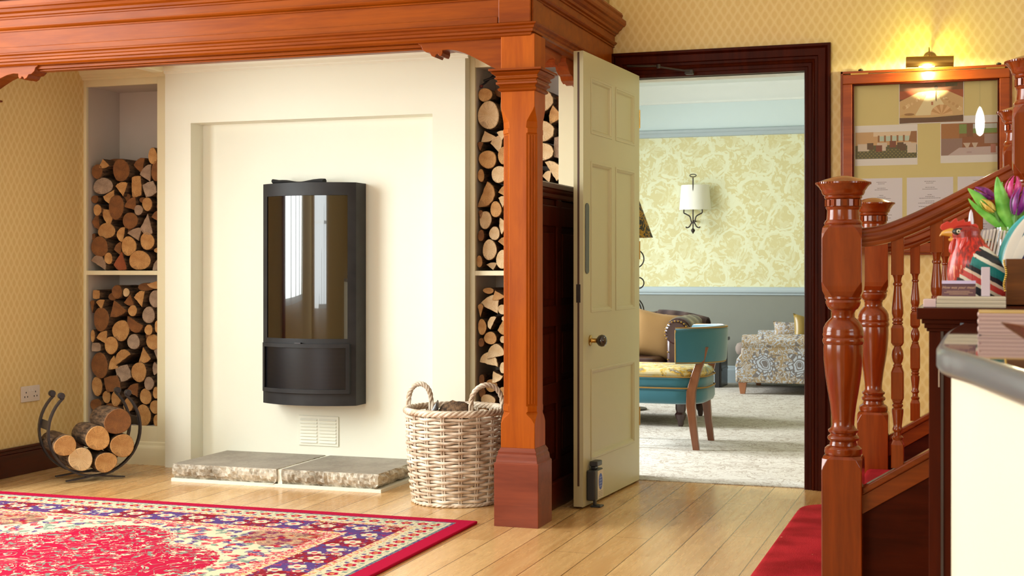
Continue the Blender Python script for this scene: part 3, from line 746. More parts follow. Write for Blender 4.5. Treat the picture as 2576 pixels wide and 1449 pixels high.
# right niche, photo-pixel list (cx,cy,rx,ry): 1 px = .00214 m
def right_n(u, v):
    return -2.331 + (u - 1195.5) * .002076, 1.044 + (681 - v) * .001987, .00198 * 1.02
RU = [(1213, 241, 19, 18, r_, 0, 0), (1224, 293, 30, 35, r_, 1, 0), (1256, 268, 10, 18, q_, 1, 0, .05), (1222, 345, 21, 15, w_, 1, 200), (1243, 366, 18, 24, w_, 1, 20), (1258, 345, 14, 13, w_, 1, 0), (1202, 370, 9, 12, w_, 2, 0), (1221, 403, 25, 23, r_, 0, 0), (1262, 394, 15, 23, r_, 0, 0),
      (1204, 443, 9, 17, r_, 0, 0), (1252, 441, 22, 22, r_, 1, 0), (1217, 490, 25, 33, h_, 0, 250), (1259, 484, 14, 17, w_, 0, 30), (1260, 510, 12, 15, w_, 1, 0), (1242, 528, 16, 20, r_, 0, 0), (1214, 554, 17, 23, r_, 1, 0), (1202, 541, 7, 12, w_, 2, 0), (1260, 570, 12, 22, w_, 1, 100), (1237, 588, 15, 17, r_, 1, 0),
      (1204, 593, 9, 15, r_, 2, 0), (1259, 610, 13, 14, w_, 0, 20), (1226, 629, 20, 26, r_, 1, 0), (1258, 653, 15, 25, r_, 1, 0), (1202, 658, 8, 16, r_, 0, 0), (1230, 670, 15, 10, w_, 1, 10),
      (1368, 262, 18, 29, h_, 1, 270), (1392, 298, 19, 25, w_, 0, 80), (1366, 336, 24, 28, h_, 1, 280), (1397, 378, 13, 28, q_, 3, 0), (1372, 388, 16, 23, h_, 1, 270), (1386, 436, 22, 26, h_, 1, 300), (1368, 450, 12, 16, w_, 1, 20),
      (1250, 232, 26, 14, r_, 2, 0, .08), (1384, 268, 18, 20, r_, 2, 0, .08), (1290, 300, 26, 26, r_, 0, 0), (1330, 290, 24, 26, r_, 0, 0), (1300, 352, 24, 24, r_, 0, 0), (1336, 395, 20, 22, r_, 0, 0), (1292, 402, 16, 22, r_, 0, 0), (1312, 440, 26, 22, r_, 0, 0), (1296, 490, 22, 24, r_, 0, 0), (1344, 480, 22, 22, r_, 0, 0), (1386, 490, 20, 22, r_, 0, 0),
      (1288, 540, 18, 22, r_, 0, 0), (1328, 532, 20, 22, r_, 0, 0), (1372, 538, 22, 22, r_, 0, 0), (1290, 590, 20, 24, r_, 0, 0), (1334, 584, 22, 24, r_, 0, 0), (1380, 588, 22, 24, r_, 0, 0), (1296, 645, 22, 28, r_, 0, 0), (1344, 650, 24, 26, r_, 0, 0), (1390, 650, 18, 26, r_, 0, 0)]
stack('upper right niche', None, 6.358, right_n, RU, 'logs stacked in the upper right niche', 9)
def right_l(u, v): return -2.331 + (u - 1195.5) * .002076, 1.02 - (v - 693) * .00204, .00198 * 1.02
RL = [(1220, 730, 15, 8, r_, 0, 0, .03), (1250, 741, 18, 13, w_, 0, 200), (1226, 762, 27, 25, w_, 1, 30), (1205, 778, 8, 18, w_, 0, 0), (1260, 775, 13, 13, r_, 1, 0), (1262, 797, 5, 6, r_, 1, 0), (1234, 808, 12, 17, h_, 1, 60), (1209, 818, 12, 20, r_, 0, 0), (1258, 818, 13, 20, w_, 0, 170), (1229, 845, 17, 17, r_, 0, 0), (1261, 848, 9, 9, r_, 1, 0),
      (1206, 856, 8, 12, r_, 2, 0), (1244, 877, 24, 20, h_, 1, 10), (1225, 897, 25, 19, h_, 1, -10), (1260, 917, 9, 15, r_, 1, 0), (1248, 939, 15, 15, w_, 1, 210), (1229, 961, 16, 17, r_, 0, 0), (1206, 947, 8, 14, r_, 2, 0), (1207, 978, 9, 14, r_, 2, 0), (1224, 995, 20, 14, r_, 1, 0), (1260, 978, 12, 16, r_, 0, 0),
      (1208, 1022, 12, 14, r_, 0, 0), (1240, 1028, 18, 16, r_, 0, 0), (1216, 1060, 18, 20, r_, 0, 0), (1256, 1066, 18, 20, r_, 0, 0), (1296, 760, 20, 20, r_, 0, 0), (1340, 765, 22, 22, r_, 0, 0), (1388, 770, 20, 24, r_, 0, 0), (1300, 815, 24, 26, r_, 0, 0), (1350, 820, 22, 24, r_, 0, 0), (1396, 826, 14, 26, r_, 0, 0),
      (1296, 872, 22, 26, r_, 0, 0), (1344, 876, 22, 26, r_, 0, 0), (1388, 884, 18, 26, r_, 0, 0), (1292, 930, 20, 26, r_, 0, 0), (1338, 932, 22, 24, r_, 0, 0), (1384, 940, 20, 26, r_, 0, 0), (1294, 990, 20, 26, r_, 0, 0), (1340, 990, 22, 26, r_, 0, 0), (1386, 1000, 20, 26, r_, 0, 0), (1300, 1056, 24, 28, r_, 0, 0), (1352, 1056, 22, 28, r_, 0, 0), (1394, 1058, 16, 28, r_, 0, 0)]
stack('lower right niche', None, 6.358, right_l, RL, 'logs stacked in the lower right niche', 11)
# bent dark metal handle hanging in the top of the right niche
t = thing('fire_tongs', 'dark metal fire tongs with red tip at the top of the right log niche', 'fire tongs', (-2.29, 6.42, 1.95))
MB().tube([(-2.32, 6.40, 1.968), (-2.305, 6.42, 1.985), (-2.275, 6.44, 2.02), (-2.235, 6.46, 2.05)], .005, 8).build('lower_arm', IRON, t, smooth=60)
MB().tube([(-2.31, 6.40, 1.99), (-2.28, 6.42, 2.005), (-2.24, 6.45, 2.02), (-2.2, 6.47, 2.05)], .006, 8).build('upper_arm', IRON, t, smooth=60)
MB().sphere((-2.321, 6.40, 1.964), .009, 8).build('tip', plain('red_tip', srgb(110, 30, 20), .5), t, smooth=60)

# ---------------------------------------------------------------- crescent log holder with six logs
ang = radians(52); AX = Vector((sin(ang), -cos(ang), 0)); RT = Vector((cos(ang), sin(ang), 0)); UP = Vector((0, 0, 1))
C0 = Vector((-4.139, 5.769, .0)) ; RC = .228; ZC = .252
lh = thing('log_holder', 'crescent-shaped dark iron log holder on the floor before the left niche', 'log holder', (C0.x, C0.y, 0))
def lp(r, u, a): return C0 + RT * r + UP * u + AX * a
for k, a in enumerate((0.0, -.17)):
    pts = []
    for i in range(41):
        th = radians(-90 - 158 + 316 * i / 40) 
        th = radians(-90 + (-137 + 274 * i / 40))
        pts.append(lp(RC * cos(th), ZC + RC * sin(th), a))
    m = MB(); rs = []
    for i, p in enumerate(pts):
        th = radians(-90 + (-137 + 274 * i / 40)); rad = RT * cos(th) + UP * sin(th)
        rs.append([p - rad * .0045 - AX * .014, p + rad * .0045 - AX * .014, p + rad * .0045 + AX * .014, p - rad * .0045 + AX * .014])
    m.rings(rs); m.build('band', IRON, lh, smooth=35)
    for e in (0, -1):
        p = pts[e]; th = radians(-90 + (-137 if e == 0 else 137)); rad = RT * cos(th) + UP * sin(th)
        q = p + rad * .014
        kn = MB(); M = Matrix.Translation(q) @ AX.to_track_quat('Z', 'Y').to_matrix().to_4x4()
        kn.lathe([(.003, -.018), (.013, -.018), (.016, -.012), (.016, .012), (.013, .018), (.003, .018)], (0, 0, 0), 20); kn.xf(M)
        ob = kn.build('knob', IRON, lh, smooth=50)
for sgn in (-1, 1):
    th = radians(-90 + sgn * 98); p = [];
    c = lp(RC * cos(th), ZC + RC * sin(th), -.085)
    m = MB(); rs = []
    for (dt, _) in ((-.11, 0), (.11, 0)):
        t2 = th + dt * 1.0; rad = RT * cos(t2) + UP * sin(t2)
        for oo in (0,):
            pass
    t1, t2 = th - .1, th + .1
    def q4(tt, a): 
        rad = RT * cos(tt) + UP * sin(tt); base = C0 + UP * ZC + AX * a
        return [base + rad * (RC - .004), base + rad * (RC - .008)]
    a0, a1 = -.17, 0.0
    v = q4(t1, a0) + q4(t2, a0) + q4(t1, a1) + q4(t2, a1)
    m.add(v, [(0, 1, 3, 2), (4, 6, 7, 5), (0, 4, 5, 1), (2, 3, 7, 6), (0, 2, 6, 4), (1, 5, 7, 3)])
    m.build('cross_strap', IRON, lh)
for a in (.01, -.18):
    m = MB(); pts = [lp(.145 * s, .006 + .018 * (1 - abs(s)) ** 1.2, a) for s in [i / 8 - 1 for i in range(17)]]
    rs = [[p - AX * .010, p + AX * .010, p + AX * .010 + UP * .006, p - AX * .010 + UP * .006] for p in pts]
    m.rings(rs); m.build('foot_bar', IRON, lh, smooth=40)
hl = [(-81, -35, 28, 27, 0, 'tan log with dark bark at the left end of the crescent log holder'), (-42, -72, 31, 30, 1, 'pale-faced log at the lower left of the crescent log holder'), (1, -22, 32, 31, 0, 'thick tan log in the middle of the crescent log holder'),
      (52, 18, 35, 34, 2, 'big cracked grey-barked log topmost in the crescent log holder'), (64, -45, 31, 31, 0, 'tan log at the right side of the crescent log holder'), (22, -85, 29, 26, 0, 'tan log lowest in the crescent log holder, beside the pale one')]
rr = random.Random(21); s = .00194
for (r, u, a_, b_, mt_, lbl) in hl:
    m = log_mesh('round', a_ * s * 1.0, b_ * s, 0, mt_, .27, rr)
    # local: x right, y back along the log, z up
    Mx = Matrix(((RT.x, -AX.x, 0, 0), (RT.y, -AX.y, 0, 0), (0, 0, 1, 0), (0, 0, 0, 1)))
    o = m.build('firewood_log', [CUT[mt_], BARK], origin=(0, 0, 0), smooth=38)
    o.matrix_world = Matrix.Translation(lp(r * s, ZC + u * s + .004, .045)) @ Mx
    tag(o, lbl, 'log', 'logs in the crescent holder')

# ---------------------------------------------------------------- wicker basket
BC = Vector((-2.221, 5.784, 0)); NB = 17
wk = Mat('grey_willow', .6); x, y, z = wk.pos(); nn = wk.noise(wk.p, 16, 3); wk.color(wk.mix(nn.sm(.3, .7), srgb(192, 168, 142), srgb(244, 232, 214))); wk.bump(wk.noise(wk.p, 120, 2), .3, .002); WICK = wk.m
bs = thing('wicker_basket', 'round grey wicker log basket with two rope handles, left of the post', 'basket', (BC.x, BC.y, 0))
def rb(z): t = z / .42; return .190 + .03 * t + .008 * sin(pi * t)
m = MB(); rows = 27
for k in range(rows):
    z = .012 + k * .0145
    for half in (0,):
        pts = [(BC.x + (rb(z) + .0085 * cos(NB / 2 * 2 * pi * i / (NB * 8) + k * pi)) * cos(2 * pi * i / (NB * 8)), BC.y + (rb(z) + .0085 * cos(NB / 2 * 2 * pi * i / (NB * 8) + k * pi)) * sin(2 * pi * i / (NB * 8)), z + .0015 * sin(i * .7 + k)) for i in range(NB * 8)]
        m.tube(pts, .0066, 6, closed=True, flatdir=(0, 0, 1), flat=.85)
m.build('weave', WICK, bs, smooth=60)
m = MB()
for i in range(NB):
    for d in (-.025, .025):
        a = 2 * pi * i / NB + d
        m.tube([(BC.x + rb(z) * cos(a), BC.y + rb(z) * sin(a), z) for z in (.0, .1, .2, .3, .41)], .0042, 6)
m.build('stakes', WICK, bs, smooth=60)
m = MB()
for k in range(4):
    pts = []
    for i in range(160):
        a = 2 * pi * i / 160; ph = a * 14 + k * pi / 2; rad = rb(.41) + .006 + .008 * cos(ph); pts.append((BC.x + rad * cos(a), BC.y + rad * sin(a), .415 + .009 * sin(ph)))
    m.tube(pts, .0075, 6, closed=True)
m.build('rim', WICK, bs, smooth=60)
m = MB()
for k in range(3):
    pts = []
    for i in range(150):
        a = 2 * pi * i / 150; ph = a * 16 + k * 2 * pi / 3; rad = rb(0) + .004 + .005 * cos(ph); pts.append((BC.x + rad * cos(a), BC.y + rad * sin(a), .009 + .004 * sin(ph)))
    m.tube(pts, .005, 6, closed=True)
m.lathe([(.002, .014), (.18, .014), (.18, .02), (.002, .02)], (BC.x, BC.y, 0), 40)
m.build('base', WICK, bs, smooth=60)
va = Vector((cos(radians(24)), sin(radians(24)), 0))
for sgn in (-1, 1):
    c = BC + Vector((-.70, -.05, 0)).normalized() * .2 * (1 if sgn < 0 else -1)
    if sgn > 0: c = BC + Vector((.17, -.06, 0))
    else: c = BC + Vector((-.185, .02, 0))
    tdir = Vector((.93, .36, 0)) if sgn < 0 else Vector((.8, .55, 0))
    m = MB(); hb = .09 if sgn < 0 else .1; wdt = .052 if sgn < 0 else .075
    for k in range(3):
        pts = []
        for i in range(61):
            t = i / 60; th = pi * t; base = c + tdir * (-wdt * cos(th)) + Vector((0, 0, .40 + .035 + hb * sin(th) ** .8 if 0 < t < 1 else .39))
            ph = t * 26 + k * 2 * pi / 3
            out = (tdir * -cos(th) + Vector((0, 0, 1)) * sin(th)).normalized(); sd = out.cross(tdir.cross(Vector((0, 0, 1)))).normalized(); nn_ = tdir.cross(Vector((0, 0, 1)))
            pts.append(base + out * .0065 * cos(ph) + nn_ * .0065 * sin(ph))
        m.tube(pts, .0062, 6)
    m.build('rope_handle', WICK, bs, smooth=60)
# crumpled plastic bag of kindling bark standing in the basket
rr = random.Random(4)
m = MB(); rs = []
for j in range(9):
    t = j / 8; rs.append([(BC.x + .01 + (-.085 + .19 * t), BC.y - .02 + (.05 * sin(pi * t) ** .5 + .012 * rr.random()) * cos(2 * pi * i / 14), .40 + (.012 + .045 * sin(pi * min(1, t * 1.1)) ** .7 * (1 - .35 * t)) * (1 + .25 * rr.random()) * sin(2 * pi * i / 14)) for i in range(14)])
m.rings(rs)
tag(m.build('bark_log', BARK, smooth=60), 'dark rough-barked log lying in the top of the wicker basket', 'log')
m = MB(); rs = []
for j in range(6):
    t = j / 5; rs.append([(BC.x - .10 + .03 * t, BC.y - .05 + .03 * cos(2 * pi * i / 12) * (1 - .3 * t), .385 + .05 * t + (.02) * sin(2 * pi * i / 12) * (1 + .3 * rr.random())) for i in range(12)])
m.rings(rs)
tag(m.build('plastic_bag', plain('grey_film', srgb(150, 158, 168), .2, 0, .5), smooth=60), 'crumpled pale grey plastic bag beside the dark log in the wicker basket', 'bag')
b = MB()
for i in range(5):
    a = i * 1.3; b_ = 1
fill = [(-.02, .03, .2, 0), (.02, -.01, .31, 75)]
for n_, (dx, dy2, z, an) in enumerate(fill):
    m = log_mesh('round', .05, .05, 0, 2, .26, random.Random(n_))
    o = m.build('basket_log', [CUT[2], BARK], origin=(0, 0, 0), smooth=38)
    o.matrix_world = Matrix.Translation((BC.x + dx - .0, BC.y + dy2 + 0, z)) @ Matrix.Rotation(radians(an), 4, 'Z') @ Matrix.Translation((0, -.13, 0))
    tag(o, ['brown log deep inside the wicker basket, under another log', 'brown log inside the wicker basket, right below the dark rough one'][n_], 'log', 'logs inside the wicker basket')

# ---------------------------------------------------------------- persian rug
def rugm():
    m = Mat('persian_rug', .95, spec=.1); x, y, z = m.pos('world')
    e = ((-1.935) - x).min((5.29) - y)
    P = m.vec(x, y, 0)
    vc = m.voro(P, 34, out='Color'); sp = m.nt.nodes.new('ShaderNodeSeparateColor'); m.nt.links.new(vc, sp.inputs[0]); cr = X(m.nt, sp.outputs[0]); cg = X(m.nt, sp.outputs[1])
    vd = m.voro(P, 34); fine = m.noise(P, 60, 3, .7)
    red, dred, cream, blue, green, gold, pink = srgb(184, 8, 58), srgb(138, 26, 40), srgb(218, 208, 176), srgb(84, 66, 128), srgb(118, 146, 130), srgb(216, 166, 96), srgb(202, 78, 92)
    many = m.ramp(cr, [(0, cream), (.34, blue), (.5, pink), (.64, green), (.76, cream), (.9, red)], True)
    manyd = m.ramp(cg, [(0, blue), (.3, dred), (.5, pink), (.66, cream), (.78, blue), (.9, red)], True)
    # border flowers
    al = ((5.29 - y) - ((-1.935) - x)).gt(0)    # which side we run along
    s = y * al + x * (1 - al)
    fl_ = lambda d0, step, r: (((s / step).fract() - .5) * step)
    def flower(dc, step, rad, pet=5, ph=0.0):
        u = ((s + ph) / step).fract() * step - step / 2; w = e - dc
        r = (u * u + w * w).sqrt(); t = w.atan2(u); return (r - rad * .75 - (t * pet * .5).sin().abs() * rad * .3).lt(0), r
    c = red
    creamband = m.mix(m.noise(P, 80, 2).gt(.56) * .7, cream, green)
    f1, r1 = flower(.135, .072, .024); f1b, _ = flower(.165, .072, .01, 4, .036); f1c, _ = flower(.105, .072, .01, 4, .036)
    creamband = m.mix(f1, creamband, m.mix(r1.lt(.009), red, gold)); creamband = m.mix(f1b, creamband, blue); creamband = m.mix(f1c, creamband, green)
    dark = m.mix(fine.gt(.46), manyd, m.mix(((s / .3).fract()).gt(.5), blue, dred))
    f2, r2 = flower(.30, .15, .035, 6); f3, r3 = flower(.35, .15, .028, 6, .07); f4, r4 = flower(.265, .15, .022, 6, .06)
    ff = f2.max(f3).max(f4); dark = m.mix(ff, dark, m.mix(r2.min(r3).min(r4).lt(.012), cream, pink))
    lines = m.mix(fine.gt(.5), m.mix((s / .05).fract().gt(.5), gold, pink), cream)
    # field: speckled ground, scalloped crimson medallion, brownish corner pieces
    mx, my = x + 3.18, (y - 3.5)
    rr_ = ((mx / .78) * (mx / .78) + (my / 1.22) * (my / 1.22)).sqrt(); th = my.atan2(mx)
    med = (rr_ - .88 - (th * 5 + (fine - .5) * 1.5).sin().abs() * .16).lt(0)
    rim = (rr_ - .88 - (th * 5 + (fine - .5) * 1.5).sin().abs() * .16).abs().lt(.008)
    cx2, cy2 = x + 2.52, y - 4.72; cr2 = (cx2 * cx2 * .6 + cy2 * cy2).sqrt(); cor = (cr2 - .12 - (cy2.atan2(cx2) * 3).sin().abs() * .04).lt(0)
    cx3 = x + 3.84; cor3 = ((cx3 * cx3 * .6 + cy2 * cy2).sqrt() - .15).lt(0)
    field = m.mix(fine.sm(.5, .58) * .55, many, cream)
    vine = (m.noise(P, 7, 2, .5, 3.0) - .5).abs().lt(.016); leafy = m.noise(P, 30, 3, .7).gt(.56)
    clus = m.noise(P, 4.2, 1).gt(.47)
    inner = m.mix(vine.max(leafy * clus), red, m.mix(cr.gt(.5), green, cream))
    inner = m.mix((vd.lt(.011)) * clus, inner, blue)
    field = m.mix(med, field, inner); field = m.mix(rim, field, cream)
    corc = m.mix(vine.max(leafy * .6), dred, gold)
    field = m.mix(cor.max(cor3), field, m.mix(.35, corc, many))
    c = m.mix(e.gt(.068), red, m.mix(fine.gt(.5), blue, green))
    c = m.mix(e.gt(.082), c, creamband)
    c = m.mix(e.gt(.19), c, lines); c = m.mix(e.band(.186, .192).max(e.band(.084, .088)), c, cream)
    c = m.mix(e.gt(.222), c, dark)
    c = m.mix(e.gt(.40), c, lines); c = m.mix(e.gt(.43), c, m.mix(fine.gt(.52), pink, cream)); c = m.mix(e.gt(.465), c, field)
    c = m.mix(m.noise(P, 300, 2).sm(.3, .8) * .18, c, srgb(120, 40, 60))
    m.color(c); m.bump(m.noise(P, 500, 2), .5, .003); return m.m
tag(MB().box(-4.43, -1.935, 1.9, 5.29, .0, .012).build('persian_rug', rugm(), bevel=.004), 'red and cream persian rug with flowered border on the oak floor', 'rug')
# ---------------------------------------------------------------- flat pictures with vertex colours
pm = Mat('printed_paper', .5); at = pm.nt.nodes.new('ShaderNodeVertexColor'); at.layer_name = 'col'; pm.nt.links.new(at.outputs[0], pm.b.inputs['Base Color']); PRINT = pm.m
def picture(name, x0, x1, z0, z1, y, polys, base, parent=None):
    """polys: ([(u,v)...], colour), u/v 0..1, v up; drawn back to front on a thin sheet"""
    vs, fs, cs = [], [], []
    def put(p, c, d):
        n = len(vs); vs.extend([(x0 + (x1 - x0) * min(1, max(0, a)), y - d, z0 + (z1 - z0) * min(1, max(0, b))) for a, b in p]); fs.append(list(range(n, n + len(p)))); cs.append(c)
    put([(0, 0), (1, 0), (1, 1), (0, 1)], base, 0.0)
    for i, (p, c) in enumerate(polys): put(p, c, .00012 * (i + 1) / max(1, len(polys)) * 6 + .0001)
    return vs, fs, cs
def sheet(name, x0, x1, z0, z1, y, polys, base=(.8, .8, .8, 1), label='', cat='paper', group=None):
    vs, fs, cs = picture(name, x0, x1, z0, z1, y, polys, base)
    o0 = Vector(((x0 + x1) / 2, y, z0))
    # thin paper body behind the print
    n = len(vs); th = .001
    vs += [(x0, y + th, z0), (x1, y + th, z0), (x1, y + th, z1), (x0, y + th, z1)]
    for a, b in ((0, 1), (1, 2), (2, 3), (3, 0)): fs.append([a, b, n + b, n + a]); cs.append(base)
    fs.append([n + 3, n + 2, n + 1, n]); cs.append(base)
    me = bpy.data.meshes.new(name); me.from_pydata([tuple(Vector(v) - o0) for v in vs], [], fs); me.materials.append(PRINT)
    ca = me.color_attributes.new('col', 'FLOAT_COLOR', 'CORNER')
    for p, c in zip(me.polygons, cs):
        for li in p.loop_indices: ca.data[li].color = c
    o = bpy.data.objects.new(name, me); COL.objects.link(o); o.location = o0; return tag(o, label, cat, group)
def rect(a, b, c, d): return [(a, b), (c, b), (c, d), (a, d)]
def disc(cx, cy, rx, ry, n=14, a0=0, a1=2 * pi): return [(cx + rx * cos(a0 + (a1 - a0) * i / n), cy + ry * sin(a0 + (a1 - a0) * i / n)) for i in range(n + (0 if a1 - a0 > 6.2 else 1))]

# ---------------------------------------------------------------- display case on the wall
dc = thing('display_case', 'glazed wooden display case with photos and menus on the wall right of the doorway', 'display case', (-.21, 6.62, 1.12))
X0, X1, Z0, Z1 = -.588, .172, 1.118, 1.982
b = MB(); w = .05
b.box(X0, X1, 6.585, 6.62, Z1 - .012, Z1).box(X0, X1, 6.585, 6.62, Z0, Z0 + .012).box(X0, X0 + .012, 6.585, 6.62, Z0, Z1).box(X1 - .012, X1, 6.585, 6.62, Z0, Z1)
b.build('carcass', CASEW, dc, bevel=.002)
b = MB(); a, c = X0 + .01, X1 - .01; zz0, zz1 = Z0 + .01, Z1 - .018
b.box(a, c, 6.566, 6.586, zz1 - .045, zz1).box(a, c, 6.566, 6.586, zz0, zz0 + .045).box(a, a + .045, 6.566, 6.586, zz0 + .045, zz1 - .045).box(c - .045, c, 6.566, 6.586, zz0 + .045, zz1 - .045)
b.build('door_frame', CASEW, dc, bevel=.004)
b = MB(); i = .045
b.box(a + i, c - i, 6.57, 6.58, zz1 - i - .008, zz1 - i).box(a + i, c - i, 6.57, 6.58, zz0 + i, zz0 + i + .008).box(a + i, a + i + .008, 6.57, 6.58, zz0 + i, zz1 - i).box(c - i - .008, c - i, 6.57, 6.58, zz0 + i, zz1 - i)
b.build('glazing_bead', MAHOGX, dc, bevel=.002)
MB().box(X0 + .012, X1 - .012, 6.612, 6.6195, Z0 + .012, Z1 - .012).build('felt_back', plain('straw_felt', srgb(236, 218, 150), .9), dc)
thin = Mat('case_glass', .0); thin.nt.nodes.remove(thin.b)
tr = thin.nt.nodes.new('ShaderNodeBsdfTransparent'); gl = thin.nt.nodes.new('ShaderNodeBsdfGlossy'); gl.inputs['Roughness'].default_value = .01
fr = thin.nt.nodes.new('ShaderNodeFresnel'); fr.inputs[0].default_value = 1.5; mx = thin.nt.nodes.new('ShaderNodeMixShader')
thin.nt.links.new(fr.outputs[0], mx.inputs[0]); thin.nt.links.new(tr.outputs[0], mx.inputs[1]); thin.nt.links.new(gl.outputs[0], mx.inputs[2]); thin.nt.links.new(mx.outputs[0], thin.nt.nodes['Material Output'].inputs[0])
THIN = thin.m
MB().box(a + i, c - i, 6.5745, 6.5765, zz0 + i, zz1 - i).build('glass', THIN, dc)
b = MB()
for x in (-.50, .1): b.box(x - .04, x + .04, 6.563, 6.59, Z1 - .02, Z1 - .013)
b.build('hinge', BRASS, dc)
b = MB().lathe([(.002, 0), (.011, .003), (.011, .008), (.003, .012)], (-.497, 6.60, Z1), 14).lathe([(.002, 0), (.011, .003), (.011, .008), (.003, .012)], (.115, 6.60, Z1), 14)
b.build('screw_cap', DARKM, dc, smooth=50)
yp = 6.6108
wht = srgb(244, 238, 234)
rr = random.Random(5)
# banquet table photograph
P = [(rect(.01, .02, .99, .98), srgb(120, 68, 40)), (rect(.01, .6, .99, .8), srgb(176, 74, 34)), (rect(.72, .88, .9, .97), srgb(70, 62, 40))]
P += [([(.01, .12), (.01, .55), (.3, .76), (.5, .79), (.75, .78), (.99, .6), (.99, .18), (.5, .1)], srgb(226, 186, 128)), ([(.25, .2), (.46, .76), (.56, .78), (.8, .2)], srgb(250, 232, 180))]
for k in range(34):
    t = rr.random(); s_ = rr.choice((-1, 1)); u = .5 + s_ * (.06 + (.42 * (1 - t))); v_ = .32 + .42 * t + rr.uniform(-.03, .03)
    P.append((disc(u, v_, .028 * (1.2 - t), .045 * (1.2 - t), 8), rr.choice((srgb(250, 226, 176), srgb(214, 166, 110), srgb(240, 206, 150)))))
P += [(disc(.575, .66, .012, .14, 10), srgb(120, 84, 40)), (disc(.575, .86, .03, .06, 10), srgb(60, 46, 30)), (rect(.5, .44, .53, .52), srgb(200, 120, 84)), ([(.01, .01), (.99, .06), (.99, .18), (.5, .14), (.01, .15)], srgb(92, 52, 40))]
for k in range(9):
    a0 = pi * k / 9; P.append(([(.66, .2), (.66 + .17 * cos(a0), .2 + .25 * sin(a0)), (.66 + .17 * cos(a0 + pi / 9), .2 + .25 * sin(a0 + pi / 9))], srgb(214, 158, 100) if k % 2 else srgb(240, 196, 140)))
P += [(disc(.14, .2, .12, .05, 14), srgb(220, 176, 110)), (disc(.16, .23, .08, .03, 12), srgb(160, 110, 60))]
sheet('photograph', -.324, -.036, 1.728, 1.919, yp - .002, P, wht, 'photo of a long banquet table with a folded napkin fan, in the display case', 'photo')
# restaurant photograph
P = [(rect(.01, .17, .99, .83), srgb(216, 170, 120)), (rect(.3, .72, .95, .83), srgb(240, 214, 180))]
for k in range(5): P.append((rect(.4 + .1 * k, .6, .47 + .1 * k, .72), srgb(196, 216, 196))); P.append((rect(.37 + .1 * k, .58, .40 + .1 * k, .74), srgb(150, 92, 48)))
P.append(([(.86, .58), (.99, .55), (.99, .83), (.9, .83)], srgb(156, 96, 56)))
P.append((rect(.01, .17, .99, .5), srgb(60, 66, 38)))
for a_ in range(16):
    for b_ in range(5):
        P.append((disc(.06 + a_ * .06 + (b_ % 2) * .03, .2 + b_ * .045, .016, .014, 4), srgb(150, 138, 74)))
for (u, v_, w_, h_) in ((.05, .36, .18, .18), (.36, .46, .16, .1), (.42, .36, .08, .2), (.84, .3, .14, .24), (.7, .48, .2, .08)): P.append((rect(u, v_, u + w_, v_ + h_), srgb(226, 206, 186)))
for (u, v_) in ((.2, .4), (.34, .34), (.56, .44), (.68, .4), (.72, .36)): P.append((rect(u, v_, u + .1, v_ + .16), rr.choice((srgb(120, 32, 24), srgb(70, 30, 22)))))
sheet('photograph', -.525, -.241, 1.538, 1.727, yp, P, wht, 'photo of a restaurant with white tables and green carpet, left in the display case', 'photo')
# table by the window photograph
P = [(rect(.01, .16, .99, .84), srgb(150, 88, 48)), (rect(.3, .62, .42, .82), srgb(120, 150, 74)), (rect(.52, .62, .9, .8), srgb(112, 150, 66)), (rect(.52, .72, .9, .82), srgb(200, 206, 200)), (rect(.42, .5, .52, .84), srgb(124, 66, 34)),
     (rect(.01, .5, .3, .84), srgb(176, 110, 56)), (rect(.01, .16, .35, .52), srgb(150, 116, 112)), (rect(.35, .3, .8, .55), srgb(146, 74, 40)), (rect(.7, .4, .99, .6), srgb(170, 140, 136)),
     ([(.12, .16), (.3, .32), (.99, .34), (.99, .16)], srgb(206, 184, 182)), ([(.36, .42), (.42, .3), (.44, .3), (.48, .42)], srgb(214, 190, 170)), ([(.5, .42), (.54, .3), (.56, .3), (.6, .42)], srgb(214, 190, 170)), (rect(.8, .2, .88, .38), srgb(190, 110, 104)), (rect(.42, .2, .5, .24), srgb(190, 160, 160))]
sheet('photograph', -.139, .135, 1.542, 1.758, yp, P, wht, 'photo of a laid table beside a window, right in the display case', 'photo')
# menus with grey lines of text
for k, (xa, xb, lbl) in enumerate(((-.498, -.309, 'white menu sheet at the left of the bottom row in the display case'), (-.289, -.083, 'white menu sheet in the middle of the bottom row in the display case'), (-.064, .118, 'white menu sheet in the display case, mostly hidden behind the handrail'))):
    P = []; v_ = .93; g = srgb(128, 118, 130)
    for L_, gap in ((.24, .026), (.16, .07), (.2, .028), (.32, .09), (.1, .03), (.2, .025), (.46, .05), (.2, .03), (.5, .055), (.48, .05), (.1, .05), (.3, .03), (.5, .05), (.44, .05), (.2, .06), (.4, .04), (.3, .04), (.42, .05)):
        u = .5 - L_ / 2
        while u < .5 + L_ / 2:
            ww = rr.uniform(.02, .05); P.append((rect(u, v_, min(u + ww, .5 + L_ / 2), v_ + .008), g)); u += ww + .008
        v_ -= gap
    sheet('menu_sheet', xa, xb, 1.19, 1.478, yp, P, srgb(236, 230, 238), lbl, 'menu', 'menus in the display case')

